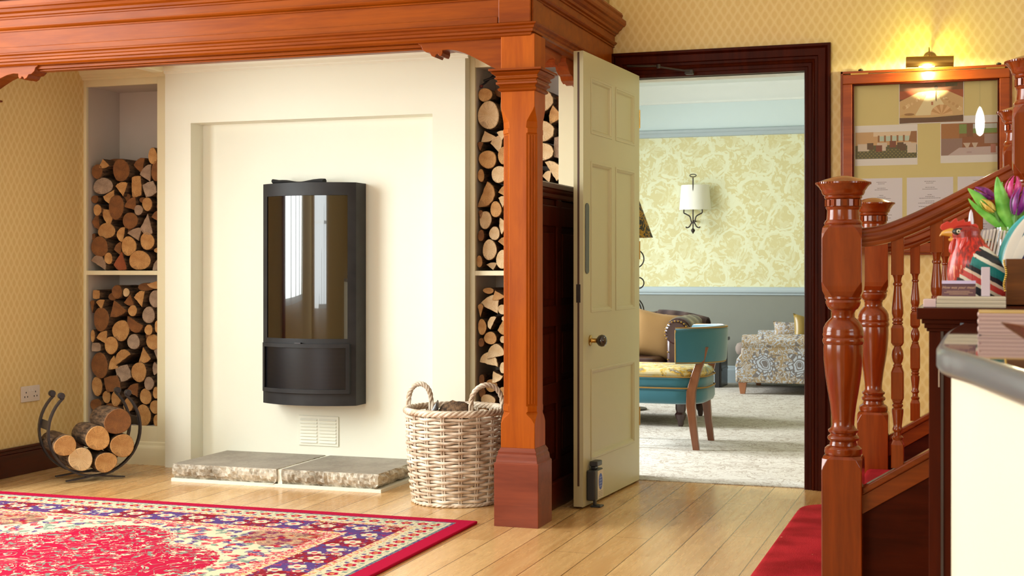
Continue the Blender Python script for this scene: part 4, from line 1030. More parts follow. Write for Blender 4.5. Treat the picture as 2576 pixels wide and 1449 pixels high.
# picture lamp
pl_ = thing('picture_lamp', 'brass picture light glowing above the display case', 'wall lamp', (-.185, 6.62, 2.0))
M = Matrix.Translation((-.183, 6.50, 1.996)) @ Matrix.Rotation(radians(1.5), 4, 'Y')
m = MB(); rs = []
for x in (-.105, -.103, .103, .105):
    rr_ = .0265 if abs(x) < .104 else .022
    rs.append([(x, rr_ * cos(radians(-60 + 300 * i / 24) + radians(-60)), rr_ * sin(radians(-60 + 300 * i / 24) + radians(-60) + 0)) for i in range(25)])
def trough(r, cl=True): 
    out = []
    for i in range(25):
        th = radians(-50 + 280 * i / 24); out.append((r * cos(th), r * sin(th)))
    return out
o_, i_ = trough(.027), trough(.0245)
m.prism(o_ + i_[::-1], 'yz', -.104, .104); m.xf(M); 
m.build('shade', BRASS, pl_, smooth=40)
m = MB()
for x in (-.104, .104): m.lathe([(.002, 0), (.027, 0), (.027, .002), (.002, .002)], (0, 0, 0), 24); m.xf(Matrix.Translation((x - (.002 if x > 0 else 0), 0, 0)) @ Matrix.Rotation(radians(90), 4, 'Y'), len(m.v) - 24 * 4)
m.xf(M); m.build('end_cap', BRASS, pl_, smooth=40)
m = MB().lathe([(.002, 0), (.03, 0), (.03, .006), (.018, .012), (.004, .014)], (0, 0, 0), 24); m.xf(Matrix.Translation((-.187, 6.62, 2.03)) @ Matrix.Rotation(radians(90), 4, 'X'))
m.build('wall_rose', BRASS, pl_, smooth=40)
MB().tube([(-.187, 6.61, 2.03), (-.187, 6.56, 2.035), (-.187, 6.52, 2.03), (-.185, 6.5, 2.02)], .005, 10).build('arm', BRASS, pl_, smooth=50)
MB().lathe([(.002, -.0), (.006, .0), (.006, .012), (.003, .018), (.003, .034), (.001, .04)], (-.187, 6.53, 2.03), 12).build('finial', BRASS, pl_, smooth=50)
em = Mat('lamp_glow', .5); em.b.inputs['Emission Color'].default_value = (1, .97, .7, 1); em.b.inputs['Emission Strength'].default_value = 14
m = MB().sphere((0, 0, 0), .012, 10, sc=(3.2, 1, 1)); m.xf(Matrix.Translation((-.195, 6.50, 1.982))); m.build('bulb', em.m, pl_, smooth=60)
def point(name, loc, e, col, r=.012):
    l = bpy.data.lights.new(name, 'POINT'); l.energy = e; l.color = col; l.shadow_soft_size = r
    o = bpy.data.objects.new(name, l); COL.objects.link(o); o.location = loc
point('picture_lamp_light', (-.195, 6.545, 2.0), 3.4, (.86, 1, .12), .01)
point('picture_lamp_light', (-.195, 6.475, 1.962), 9.0, (1, .98, .6), .012)

# ---------------------------------------------------------------- stair
NX, NY1, NY2 = -.338, 3.866, 5.085
def newel(cx, cy, z0, dz, label):
    t = thing('newel_post', label, 'newel post', (cx, cy, z0), 'turned newel posts')
    def L(p): return [(r, z + dz) for r, z in p]
    MB().rings([sq(cx, cy, .054, z0), sq(cx, cy, .054, dz + .50), sq(cx, cy, .054, dz + .512, .006), sq(cx, cy, .054, dz + .53, .016), sq(cx, cy, .05, dz + .538, .022)]).build('base_block', REDW, t, bevel=.0015)
    pr = [(.03, .53), (.047, .536), (.051, .545), (.050, .556), (.044, .562), (.038, .565), (.036, .572), (.0355, .576), (.041, .58), (.043, .585), (.041, .59), (.035, .594), (.0355, .598), (.040, .602), (.041, .607), (.034, .612), (.030, .62), (.031, .64), (.036, .68), (.043, .72), (.049, .76), (.0525, .80), (.0535, .83), (.0525, .843), (.055, .847), (.0565, .853), (.055, .859), (.0535, .862), (.055, .866), (.0560, .871), (.054, .876), (.0545, .880), (.053, .89), (.047, .902), (.038, .912), (.032, .918), (.031, .93), (.034, .938), (.040, .942), (.045, .95), (.048, .96), (.046, .966), (.050, .97), (.05, .976), (.03, .98)]
    MB().lathe(L(pr), (cx, cy, 0), 40).build('turned_shaft', REDW, t, smooth=35)
    MB().rings([sq(cx, cy, .046, dz + .974, .02), sq(cx, cy, .053, dz + .99, .018), sq(cx, cy, .054, dz + 1.005, .008), sq(cx, cy, .054, dz + 1.015), sq(cx, cy, .054, dz + 1.135), sq(cx, cy, .054, dz + 1.15, .008), sq(cx, cy, .053, dz + 1.165, .018), sq(cx, cy, .048, dz + 1.173, .022)]).build('upper_block', REDW, t, bevel=.001)
    nk = [(.03, 1.168), (.05, 1.173), (.052, 1.178), (.049, 1.184), (.0455, 1.187), (.045, 1.192), (.044, 1.20), (.0435, 1.214), (.0465, 1.218), (.0475, 1.221), (.0465, 1.223), (.045, 1.224), (.045, 1.243), (.05, 1.246), (.0515, 1.25), (.050, 1.253), (.055, 1.256), (.058, 1.262), (.059, 1.268), (.0625, 1.272), (.066, 1.278), (.071, 1.283), (.0735, 1.286), (.0735, 1.290), (.069, 1.2915), (.05, 1.299), (.03, 1.305), (.012, 1.3085), (.001, 1.309)]
    MB().lathe(L(nk), (cx, cy, 0), 40).build('turned_cap', REDW, t, smooth=35)
    m = MB()
    for k in range(18):
        a = 2 * pi * k / 18
        q = MB().box(.043, .0495, -.0055, .0055, 1.2245 + dz, 1.2425 + dz); q.xf(Matrix.Translation((cx, cy, 0)) @ Matrix.Rotation(a, 4, 'Z')); m.add(q.v, q.f)
    for k in range(56):
        a = 2 * pi * k / 56; q = MB().box(.070, .0755, -.0022, .0022, 1.2855 + dz, 1.2905 + dz); q.xf(Matrix.Translation((cx, cy, 0)) @ Matrix.Rotation(a, 4, 'Z')); m.add(q.v, q.f)
    m.build('dentil_band', REDW, t)
    return t
newel(NX, NY1, 0, 0, 'nearest turned newel post with domed cap, at the foot of the red-carpeted stair')
newel(NX, NY2, 0, 0, 'turned newel post behind the nearest one, on the far side of the red-carpeted step')
UX, DZ = .156, .312
newel(UX, NY1, .15, DZ, 'upper turned newel post at the right edge, where the near handrail ends')
newel(UX, NY2, .15, DZ, 'upper turned newel post seen against the display case, far side of the stair')
def smoothpts(P_, n=8):
    out = []
    for i in range(len(P_) - 1):
        p0 = P_[max(0, i - 1)]; p1 = P_[i]; p2 = P_[i + 1]; p3 = P_[min(len(P_) - 1, i + 2)]
        for k in range(n):
            t = k / n; out.append(tuple(.5 * ((2 * p1[j]) + (-p0[j] + p2[j]) * t + (2 * p0[j] - 5 * p1[j] + 4 * p2[j] - p3[j]) * t * t + (-p0[j] + 3 * p1[j] - 3 * p2[j] + p3[j]) * t ** 3) for j in (0, 1)))
    return out + [P_[-1]]
RAIL = smoothpts([(-.29, 1.137), (-.25, 1.142), (-.209, 1.152), (-.147, 1.177), (-.066, 1.216), (.014, 1.258), (.105, 1.306)])
def railprof():
    h = [(.000, .027), (.012, .026), (.019, .021), (.022, .014), (.0205, .009), (.0225, .005), (.027, .0), (.0275, -.006), (.024, -.011), (.0215, -.013), (.0225, -.018), (.020, -.025), (.0, -.026)]
    return h + [(-a, b) for a, b in h[-2:0:-1]]
for y, lbl in ((NY1, 'near moulded handrail sweeping up between the two nearest newel posts'), (NY2, 'far moulded handrail running below the display case')):
    rs = []; pf = railprof()
    for i, (x, z) in enumerate(RAIL):
        a = RAIL[max(0, i - 1)]; b_ = RAIL[min(len(RAIL) - 1, i + 1)]; t = Vector((b_[0] - a[0], 0, b_[1] - a[1])).normalized(); n_ = Vector((-t.z, 0, t.x))
        rs.append([Vector((x, y, z)) + Vector((0, 1, 0)) * p + n_ * q for p, q in pf])
    tag(MB().rings(rs).build('handrail', REDWX, smooth=32), lbl, 'handrail')
def railz(x):
    for i in range(len(RAIL) - 1):
        if RAIL[i][0] <= x <= RAIL[i + 1][0]:
            t = (x - RAIL[i][0]) / (RAIL[i + 1][0] - RAIL[i][0]); return RAIL[i][1] * (1 - t) + RAIL[i + 1][1] * t
    return RAIL[-1][1]
def strz(x): return .464 + (x + .269) * .625
BP = [(.008, 1.02), (.013, 1.033), (.0165, 1.036)]
def baluster(x, y, label):
    zb = strz(x) - .002; dz = (x + .193) * .60; t = thing('baluster', label, 'baluster', (x, y, zb), 'turned stair balusters')
    MB().rings([sq(x, y, .0165, 1.035 + dz), sq(x, y, .0165, railz(x) - .018)]).build('square_block', REDW, t)
    MB().rings([sq(x, y, .012, .842 + dz, .006), sq(x, y, .0165, .85 + dz, .003), sq(x, y, .0165, .89 + dz, .003), sq(x, y, .012, .9 + dz, .006)]).build('square_block', REDW, t)
    MB().rings([sq(x, y, .012, .688 + dz, .006), sq(x, y, .0165, .698 + dz, .003), sq(x, y, .0165, .77 + dz, .003), sq(x, y, .012, .784 + dz, .006)]).build('square_block', REDW, t)
    MB().rings([sq(x, y, .0165, zb), sq(x, y, .0165, .572 + dz, .002), sq(x, y, .012, .585 + dz, .006)]).build('square_block', REDW, t)
    pr = [(.010, .580), (.014, .586), (.0155, .592), (.010, .597), (.0095, .606), (.013, .61), (.014, .614), (.0125, .618), (.011, .622), (.013, .64), (.0155, .66), (.0155, .669), (.0115, .673), (.0145, .677), (.0145, .681), (.0115, .684), (.0145, .688), (.012, .692), (.010, .78), (.0125, .788), (.0095, .793), (.0125, .798), (.015, .808), (.0158, .817), (.0145, .828), (.0105, .836), (.0095, .84), (.0125, .846), (.011, .9), (.0145, .902), (.0145, .905), (.0115, .908), (.0145, .911), (.0145, .915), (.012, .919), (.0155, .93), (.0155, .945), (.013, .97), (.010, .998), (.0095, 1.004), (.0125, 1.008), (.0125, 1.012), (.0095, 1.016), (.0105, 1.026), (.0145, 1.036), (.015, 1.04)]
    MB().lathe([(r, z + dz) for r, z in pr], (x, y, 0), 20).build('turnings', REDW, t, smooth=35)
for (x, nm) in ((-.193, 'first'), (-.091, 'second'), (.011, 'third')):
    baluster(x, NY1, '%s baluster from the nearest newel post, under the near handrail' % nm)
for (x, nm) in ((-.193, 'first'), (-.091, 'second'), (.011, 'third')):
    baluster(x, NY2, '%s baluster of the far balustrade, counted from the newel behind the nearest one' % nm)
for y, lbl, far in ((NY1, 'near sloping stair string with panelled side under the balusters', 0), (NY2, 'far sloping stair string below the far balusters', 1)):
    t = thing('stair_string', lbl, 'stair string', (-.1, y, 0)); xa, xb = -.284, .102
    if not far: xa = -.286
    for nm, o1, o2, w_, bv in (('string_cap', .0, -.022, .026, .004), ('string_board', -.022, -.075, .016, .002)):
        MB().prism([(xa, strz(xa) + o1), (xb, strz(xb) + o1), (xb, strz(xb) + o2), (xa, strz(xa) + o2)], 'xz', y - w_, y + w_).build(nm, REDWX, t, bevel=bv)
    MB().prism([(xa, 0), (xb, 0), (xb, strz(xb) - .075), (xa, strz(xa) - .075)], 'xz', y - .006, y + .006).build('side_panel', MAHOGX, t)
CARP = Mat('red_stair_carpet', .9, spec=.15); x, y, z = CARP.pos('world'); n1 = CARP.noise(CARP.p, 5, 3); n2 = CARP.noise(CARP.p, 260, 2); sp_ = CARP.voro(CARP.p, 13)
c_ = CARP.mix(n1.sm(.35, .65), srgb(140, 10, 20), srgb(184, 34, 46)); c_ = CARP.mix(sp_.lt(.05) * .7, c_, srgb(236, 196, 150)); c_ = CARP.mix(n2.sm(.3, .7) * .25, c_, srgb(120, 20, 26)); CARP.color(c_); CARP.bump(n2, .6, .003)
CARP.b.inputs['Sheen Weight'].default_value = .0
def rrect(x0, x1, y0, y1, r, z, ins=0):
    x0 += ins; x1 -= 0; y0 += ins; y1 -= ins; r = max(.005, r - ins); pts = [(x1, y0, z), (x1, y1, z)]
    for i in range(9): a = pi / 2 + (pi / 2) * i / 8; pts.append((x0 + r + r * cos(a), y1 - r + r * sin(a), z))
    for i in range(9): a = pi + (pi / 2) * i / 8; pts.append((x0 + r + r * cos(a), y0 + r + r * sin(a), z))
    return pts
def tread(x0, x1, y0, y1, z0, z1, r, label):
    lv = [(z0, .03), (z1 - .05, .03), (z1 - .046, .014), (z1 - .04, .004), (z1 - .028, 0), (z1 - .014, .0), (z1 - .006, .004), (z1 - .001, .012), (z1, .022)]
    tag(MB().rings([rrect(x0, x1, y0, y1, r, z, i) for z, i in lv]).build('carpeted_step', CARP.m, smooth=60), label, 'stair step')
tread(-.612, -.286, 3.70, 5.245, 0, .17, .13, 'wide bottom stair step covered in worn red carpet')
tread(-.36, -.05, 3.925, 5.03, .17, .34, .03, 'second stair step in red carpet, between the newel posts')
tread(-.09, .24, 3.925, 5.03, .34, .51, .01, 'third stair step in red carpet, hidden behind the near balusters')
tag(MB().box(-.284, 1.6, 3.93, 5.06, 0, .168).box(-.04, 1.6, 3.93, 5.06, .172, .338).build('stair_carcass', MAHOGX), 'dark wooden stair body under the red-carpeted treads', 'stair')
tag(MB().box(.245, 1.6, 3.93, 5.03, .34, .68).build('stair_landing', CARP.m, bevel=.01), 'red-carpeted stair landing above the third step', 'landing')
# ---------------------------------------------------------------- lounge beyond the doorway
FY = 12.6
GREY = plain('grey_dado_paint', srgb(136, 138, 128), .6, vary=.02); PALEB = plain('pale_blue_grey_trim', srgb(176, 190, 196), .45, vary=.02); FRZ = plain('white_frieze_paint', srgb(216, 232, 234), .6, vary=.02)
sbox('wall_lounge', DAMASK, -5.1, 1.6, FY, FY + .12, .86, 2.30)
sbox('wall_lounge', GREY, -5.1, 1.6, FY, FY + .12, 0, .84)
sbox('wall_lounge', FRZ, -5.1, 1.6, FY, FY + .12, 2.30, 2.86)
sbox('wall_lounge', DAMASK, 1.5, 1.6, 6.79, FY, 0, 2.86)
b = MB(); wy = ((6.87, 7.37), (7.85, 8.55), (9.75, 11.45))
e = 6.79
for a, c in wy:
    b.box(-5.0, -4.92, e, a, 0, 2.86).box(-5.0, -4.92, a, c, 0, .7).box(-5.0, -4.92, a, c, 2.55, 2.86); e = c
b.box(-5.0, -4.92, e, FY, 0, 2.86); struct(b.build('wall_lounge', DAMASK))
for i, (a, c) in enumerate(wy): window(4 + i, -4.98, -4.93, a, c, .7, 2.55, 2 if i == 2 else 1)
struct(MB().prism([(FY, .812), (FY - .012, .816), (FY - .014, .832), (FY - .026, .84), (FY - .028, .856), (FY - .018, .866), (FY - .014, .885), (FY, .89)], 'yz', -4.92, 1.5).build('trim_12', PALEB, smooth=35))
struct(MB().prism([(FY, 2.285), (FY - .016, 2.292), (FY - .018, 2.32), (FY - .03, 2.33), (FY - .034, 2.35), (FY, 2.362)], 'yz', -4.92, 1.5).build('trim_13', PALEB, smooth=35))
struct(MB().prism([(FY, 2.60), (FY - .012, 2.604), (FY - .014, 2.62), (FY - .03, 2.63), (FY - .06, 2.66), (FY - .10, 2.72), (FY - .12, 2.735), (FY - .13, 2.76), (FY, 2.76)], 'yz', -4.92, 1.5).build('trim_14', WHITE, smooth=35))
struct(MB().prism([(FY, 0), (FY - .02, 0), (FY - .02, .12), (FY - .012, .13), (FY - .01, .15), (FY, .16)], 'yz', -4.92, 1.5).build('baseboard_rear', PALEB, smooth=35))
# wall sconce
ws = thing('wall_sconce', 'iron wall sconce with a white half-drum shade on the leafy wallpaper', 'wall lamp', (-2.444, FY, 1.39))
sx, sy = -2.444, 12.47
m = MB(); rs = []
for z, r in ((1.604, .15), (1.835, .131)): rs.append([(sx + r * cos(pi + pi * i / 24), 12.58 + .85 * r * sin(pi + pi * i / 24), z) for i in range(25)])
for z, r in ((1.835, .128), (1.604, .147)): rs.append([(sx + r * cos(pi + pi * i / 24), 12.58 + .85 * r * sin(pi + pi * i / 24), z) for i in range(25)])
m.rings(rs, closed=False, loop=True)
SH = Mat('linen_shade', .8); SH.color(srgb(240, 238, 224)); SH.b.inputs['Transmission Weight'].default_value = 0
m.build('shade', SH.m, ws, smooth=40)
MB().tube([(sx, sy, 1.42), (sx, sy, 1.9)], .006, 8).tube([(sx + .03 * cos(a), sy, 1.918 + .012 * sin(a)) for a in [2 * pi * i / 20 for i in range(20)]], .004, 6, closed=True).build('stem', DARKM, ws, smooth=50)
m = MB()
for s in (-1, 1):
    p = smoothpts([(.085, 1.605), (.085, 1.575), (.06, 1.56), (.03, 1.54), (.018, 1.50), (.01, 1.475)]); m.tube([(sx + s * a, sy, z) for a, z in p], .006, 8)
    p = smoothpts([(.004, 1.49), (.02, 1.47), (.035, 1.445), (.058, 1.437), (.066, 1.447)]); m.tube([(sx + s * a, sy, z) for a, z in p], .006, 8)
m.build('scrolls', DARKM, ws, smooth=50)
MB().lathe([(.002, -.035), (.018, -.01), (.02, 0), (.01, .012), (.004, .02)], (sx, sy, 1.415), 12).build('finial', DARKM, ws, smooth=50)
MB().tube([(sx, sy, 1.5), (sx, 12.6, 1.5)], .008, 8).build('wall_arm', DARKM, ws)
# shaded standing lamp with scrolled iron base, mostly behind the door
lx, ly = -2.44, 9.95
fl_ = thing('standing_lamp', 'lamp with dark patterned cone shade and scrolled iron stand beside the open door', 'lamp', (lx, ly, 0))
lm = Mat('leaf_print_shade', .7); x, y, z = lm.pos(); n = lm.noise(lm.p, 9, 3, .6, 2.5)
lm.color(lm.ramp(n, [(0, srgb(26, 24, 22)), (.46, srgb(54, 50, 44)), (.52, srgb(196, 142, 30)), (.62, srgb(90, 74, 40)), (.75, srgb(30, 28, 26))]))
m = MB(); rs = []
for z, r in ((1.289, .185), (1.56, .085), (1.56, .082), (1.289, .181)): rs.append([(lx + r * cos(2 * pi * i / 32), ly + r * sin(2 * pi * i / 32), z) for i in range(32)])
m.rings(rs, loop=True); m.build('lamp_shade', lm.m, fl_, smooth=40)
MB().lathe([(.002, 0), (.14, 0), (.14, .015), (.02, .03), (.009, .05), (.009, 1.4), (.002, 1.4)], (lx, ly, 0), 20).build('pole', DARKM, fl_, smooth=40)
m = MB()
for zc, r, cxo in ((1.13, .07, .05), (.95, .04, .08), (.74, .11, .01)):
    for s in (-1, 1): m.tube([(lx + s * (cxo + r * cos(a)), ly, zc + r * sin(a)) for a in [2 * pi * i / 26 for i in range(26)]], .005, 6, closed=True)
m.build('scrollwork', DARKM, fl_, smooth=50)
# teal chair
def roundbox(m, cx_, cy_, hx, hy, z0, z1, r, e=.02, k=0, n=7):
    def o(z, i):
        pts = []
        for q, (sx_, sy_) in enumerate(((1, 1), (-1, 1), (-1, -1), (1, -1))):
            for j in range(n):
                a = pi / 2 * q + pi / 2 * j / (n - 1); rr_ = max(.002, r - i); pts.append((cx_ + sx_ * (hx - r) + rr_ * cos(a), cy_ + sy_ * (hy - r) + rr_ * sin(a), z))
        return pts
    m.rings([o(z0, e), o(z0 + e * .3, e * .3), o(z0 + e, 0), o(z1 - e, 0), o(z1 - e * .3, e * .3), o(z1, e)], k); return m
TEAL = Mat('teal_velvet', .75); TEAL.color(srgb(28, 98, 116)); TEAL.b.inputs['Sheen Weight'].default_value = .6; TEAL.bump(TEAL.noise((TEAL.pos(), TEAL.p)[1], 30, 3), .2, .004); TEAL = TEAL.m
PIPE = plain('mustard_piping', srgb(150, 112, 30), .7)
sm_ = Mat('yellow_print_fabric', .8); x, y, z = sm_.pos(); n = sm_.noise(sm_.p, 11, 3, .6, 2); sm_.color(sm_.ramp(n, [(0, srgb(200, 196, 186)), (.45, srgb(206, 190, 140)), (.52, srgb(206, 164, 40)), (.6, srgb(120, 112, 100)), (.7, srgb(200, 196, 180))]))
TAN = wood('walnut_leg', srgb(96, 54, 32), srgb(136, 84, 54), 'z', .3, .3)
ch = thing('side_chair', 'teal velvet chair with yellow patterned seat in the lounge doorway', 'chair', (-1.76, 8.07, 0))
m = roundbox(MB(), -1.80, 8.07, .33, .27, .265, .365, .17, .03); m.build('seat_base', TEAL, ch, smooth=50)
m = roundbox(MB(), -1.80, 8.07, .325, .265, .355, .425, .17, .02); m.build('seat_boxing', TEAL, ch, smooth=50)
m = roundbox(MB(), -1.80, 8.07, .325, .265, .415, .475, .17, .035); m.build('seat_cushion', sm_.m, ch, smooth=60)
m = MB()
for z in (.36, .425):
    pts = []
    for q, (sx_, sy_) in enumerate(((1, 1), (-1, 1), (-1, -1), (1, -1))):
        for j in range(7):
            a = pi / 2 * q + pi / 2 * j / 6; pts.append((-1.80 + sx_ * (.33 - .17) + .171 * cos(a), 8.07 + sy_ * (.27 - .17) + .171 * sin(a), z))
    m.tube(pts, .0042, 6, closed=True)
m.build('piping', PIPE, ch, smooth=60)
bc = (-1.69, 8.07); m = MB(); rs = []
for i in range(25):
    a = radians(-78 + 156 * i / 24); ed = 1 - .0 * abs(sin(a)); c_, s_ = cos(a), sin(a)
    ring = []
    prof = [(-.03, .512), (-.042, .53), (-.044, .60), (-.04, .68), (-.03, .705), (.0, .712), (.022, .70), (.03, .68), (.026, .60), (.022, .53), (.01, .51)]
    for d, z in prof:
        r = .285 + d; ring.append((bc[0] + r * c_, bc[1] + r * s_, z + (.012 * cos(a * 1.2) if z > .6 else -.008)))
    rs.append(ring)
m.rings(rs).build('backrest', TEAL, ch, smooth=60)
m = MB()
for z, d in ((.7, .026), (.515, .014)): m.tube([(bc[0] + (.285 + d) * cos(radians(-78 + 156 * i / 30)), bc[1] + (.285 + d) * sin(radians(-78 + 156 * i / 30)), z + (.012 if z > .6 else -.006)) for i in range(31)], .0038, 6)
for a in (-78, 78):
    m.tube([(bc[0] + (.31) * cos(radians(a)), bc[1] + (.31) * sin(radians(a)), z) for z in (.515, .6, .7)], .0038, 6)
m.build('back_piping', PIPE, ch, smooth=60)
def legq(pts, w, d, name='leg'):
    m = MB(); rs = []
    for (x, y, z), k in pts: rs.append([(x - w * k, y - d * k, z), (x + w * k, y - d * k, z), (x + w * k, y + d * k, z), (x - w * k, y + d * k, z)])
    return m.rings(rs)
for y_, yo in ((7.87, -.045), (8.27, .03)):
    legq([((-1.513, y_ + yo, 0), .85), ((-1.53, y_ + yo, .12), .95), ((-1.545, y_ + yo, .26), 1.15), ((-1.545, y_ + yo * .8, .34), 1.2), ((-1.52, y_ + yo * .6, .44), 1.1), ((-1.49, y_ + .0, .53), 1), ((-1.47, y_, .60), .9)], .022, .018).build('leg', TAN, ch, smooth=40, bevel=.003)
for y_ in (7.87, 8.27): legq([((-2.08, y_, 0), .7), ((-2.06, y_, .28), 1.1)], .02, .02).build('leg', TAN, ch, bevel=.003)
# chesterfield
LEA = Mat('oxblood_leather', .3, 0, .3); x, y, z = LEA.pos(); LEA.color(LEA.mix(LEA.noise(LEA.p, 8, 3), srgb(46, 24, 24), srgb(76, 42, 40))); LEA.bump(LEA.noise(LEA.p, 120, 3), .2, .002); LEA = LEA.m
ck = thing('chesterfield_sofa', 'dark brown buttoned leather sofa with rolled back and arm, behind the teal chair', 'sofa', (-2.7, 9.3, 0))
roundbox(MB(), -2.75, 9.32, .98, .45, .16, .36, .05, .03).build('base', LEA, ck, smooth=50)
m = MB()
for cx_ in (-3.18, -2.38): roundbox(m, cx_, 9.22, .39, .36, .36, .46, .08, .04)
m.build('seat_cushion', LEA, ck, smooth=50)
def tufted(m, path, rad, nl, flat=1.0):
    pts = smoothpts([(a, b_) for a, b_ in path], 10); rs = []
    for j, (x, y) in enumerate(pts):
        a = pts[max(0, j - 1)]; b_ = pts[min(len(pts) - 1, j + 1)]; t = Vector((b_[0] - a[0], b_[1] - a[1], 0)).normalized(); nrm = Vector((-t.y, t.x, 0)); s = j / (len(pts) - 1) * nl
        puff = .012 * abs(sin(pi * s))
        ring = [Vector((x, y, 0)) + nrm * ((rad + puff) * cos(2 * pi * i / 18)) + Vector((0, 0, .64 + (rad + puff) * sin(2 * pi * i / 18))) for i in range(18)]
        rs.append(ring)
    m.rings(rs)
m = MB(); tufted(m, [(-3.7, 9.60), (-3.0, 9.60), (-2.3, 9.60), (-2.05, 9.58)], .105, 9); m.box(-3.7, -1.85, 9.56, 9.72, .3, .64); m.build('rolled_back', LEA, ck, smooth=50)
m = MB(); tufted(m, [(-2.05, 9.58), (-1.88, 9.52), (-1.86, 9.3), (-1.86, 8.98)], .085, 5); m.build('arm_roll', LEA, ck, smooth=50)
m = MB(); m.box(-1.93, -1.79, 8.94, 9.66, .16, .60); m.rings([[( -1.86 + .085 * cos(a), yy, .63 + .085 * sin(a)) for a in [2 * pi * i / 20 for i in range(20)]] for yy in (8.93, 8.98)]); m.build('arm', LEA, ck, smooth=40, bevel=.02)
m = MB()
for i in range(16): m.sphere((-1.86 + .078 * cos(radians(-30 + 240 * i / 15)), 8.928, .63 + .078 * sin(radians(-30 + 240 * i / 15))), .006, 5)
for z in (.2, .25, .3, .35, .4, .45, .5): m.sphere((-1.80, 8.937, z), .006, 5).sphere((-1.92, 8.937, z), .006, 5)
m.build('brass_nails', BRASS, ck)
for x_ in (-1.84, -3.6):
    for y_ in (8.97, 9.66): MB().lathe([(.012, 0), (.02, .02), (.022, .04), (.034, .06), (.04, .085), (.03, .10), (.036, .12), (.036, .16)], (x_, y_, 0), 18).build('leg', plain('dark_turned_leg', srgb(50, 16, 12), .2, 0, .5), ck, smooth=40)
thr = Mat('brown_wool', .95); x, y, z = thr.pos(); wv = ((x * 60).sin() * .5 + .5); thr.color(thr.mix(wv, srgb(58, 40, 40), srgb(96, 76, 70))); thr.bump(wv, .5, .006)
m = MB(); rs = []
for j in range(12):
    t = j / 11; x = -2.12 + .36 * t; rs.append([(x, 9.57 + (.13) * cos(a) - .05 * t, .64 + (.125 - .05 * t * t) * sin(a)) for a in [radians(-40 + 260 * i / 16) for i in range(17)]])
for j in range(12):
    t = 1 - j / 11; x = -2.12 + .36 * t; rs.append([(x, 9.57 + (.118) * cos(a) - .05 * t, .64 + (.113 - .05 * t * t) * sin(a)) for a in [radians(-40 + 260 * i / 16) for i in range(17)]])
m.rings(rs, closed=False, loop=True)
tag(m.build('wool_throw', thr.m, smooth=60), 'brown wool throw draped over the back corner of the dark leather sofa', 'throw')
def cushion(name, c, w, h, d, rz, tilt, roll, mat, label, par=None):
    m = MB(); n = 12; rs = []
    top = {}
    vs = []; fs = []
    for s in (1, -1):
        for i in range(n + 1):
            for j in range(n + 1):
                u = i / n * 2 - 1; v = j / n * 2 - 1
                pinch = 1 - .10 * (1 - u * u) * (abs(v)) ; pinch2 = 1 - .10 * (1 - v * v) * abs(u)
                vs.append((u * w / 2 * pinch2, s * d / 2 * ((1 - u ** 4) * (1 - v ** 4)) ** .6, v * h / 2 * pinch))
    N = (n + 1) ** 2
    for s in (0, 1):
        for i in range(n):
            for j in range(n):
                a = s * N + i * (n + 1) + j; fs.append((a, a + 1, a + n + 2, a + n + 1))
    m.add(vs, fs)
    m.xf(Matrix.Translation(c) @ Matrix.Rotation(radians(rz), 4, 'Z') @ Matrix.Rotation(radians(tilt), 4, 'X') @ Matrix.Rotation(radians(roll), 4, 'Y'))
    o = m.build(name, mat, smooth=80)
    b_ = bmesh.new(); b_.from_mesh(o.data); bmesh.ops.remove_doubles(b_, verts=b_.verts, dist=.0005); bmesh.ops.recalc_face_normals(b_, faces=b_.faces); b_.to_mesh(o.data); b_.free()
    return tag(o, label, 'cushion')
TANC = plain('camel_wool', srgb(178, 138, 84), .85, bumpy=.2)
cushion('cushion', (-2.075, 9.22, .60), .36, .34, .13, 8, -14, 10, TANC, 'tan cushion standing on one corner on the dark leather sofa, beside its arm')
cushion('cushion', (-2.20, 9.37, .60), .32, .32, .12, -6, -14, 6, TANC, 'tan cushion behind the other tan cushion on the dark leather sofa')
cushion('cushion', (-2.42, 9.34, .59), .32, .30, .12, 0, -12, 8, plain('cream_wool', srgb(208, 192, 156), .85), 'cream cushion left of the tan ones on the dark leather sofa, mostly behind the door')
# side stand by the far wall
sdt = thing('side_table', 'small black side table against the grey dado wall, right of the teal chair', 'side table', (-2.2, 12.2, 0))
BLK = plain('black_lacquer', srgb(20, 16, 16), .3)
MB().box(-2.42, -2.09, 12.0, 12.4, .41, .44).build('table_top', BLK, sdt, bevel=.004)
for x_, y_ in ((-2.14, 12.04), (-2.38, 12.04), (-2.38, 12.35)): MB().box(x_ - .02, x_ + .02, y_ - .02, y_ + .02, .004, .41).build('leg', BLK, sdt)
MB().box(-2.165, -2.105, 12.04, 12.36, .004, .41).build('side_panel', BLK, sdt)
MB().box(-2.4, -2.1, 12.05, 12.35, .15, .17).build('shelf', BLK, sdt)
# patterned armchair
fm = Mat('blue_floral_linen', .85); x, y, z = fm.pos(); w1 = fm.noise(fm.p, 8, 2); w2 = fm.noise(fm.vec(x + 5, y, z + 3), 8, 2); x = x + (w1 - .5) * .12; z = z + (w2 - .5) * .12
u = ((x + 2) / .30).fract() * .30 - .15; v_ = ((z + 1) / .36).fract() * .36 - .18; r = (u * u + v_ * v_).sqrt(); t = v_.atan2(u.abs())
fea = ((t * 11).sin() * .5 + .5) * .05
leafs = (r - (fea + .07)).lt(0) * (r - .03).gt(0) * (((r * 260).sin()).gt(-.3)); halo = ((r - (fea + .085)).lt(0)) * (1 - leafs)
nn = fm.noise(fm.p, 16, 3, .5, 2.2); sc2 = (nn - .5).abs().lt(.035); sc3 = nn.gt(.62)
c = fm.mix(fm.noise(fm.p, 6, 2), srgb(150, 128, 98), srgb(174, 152, 116))
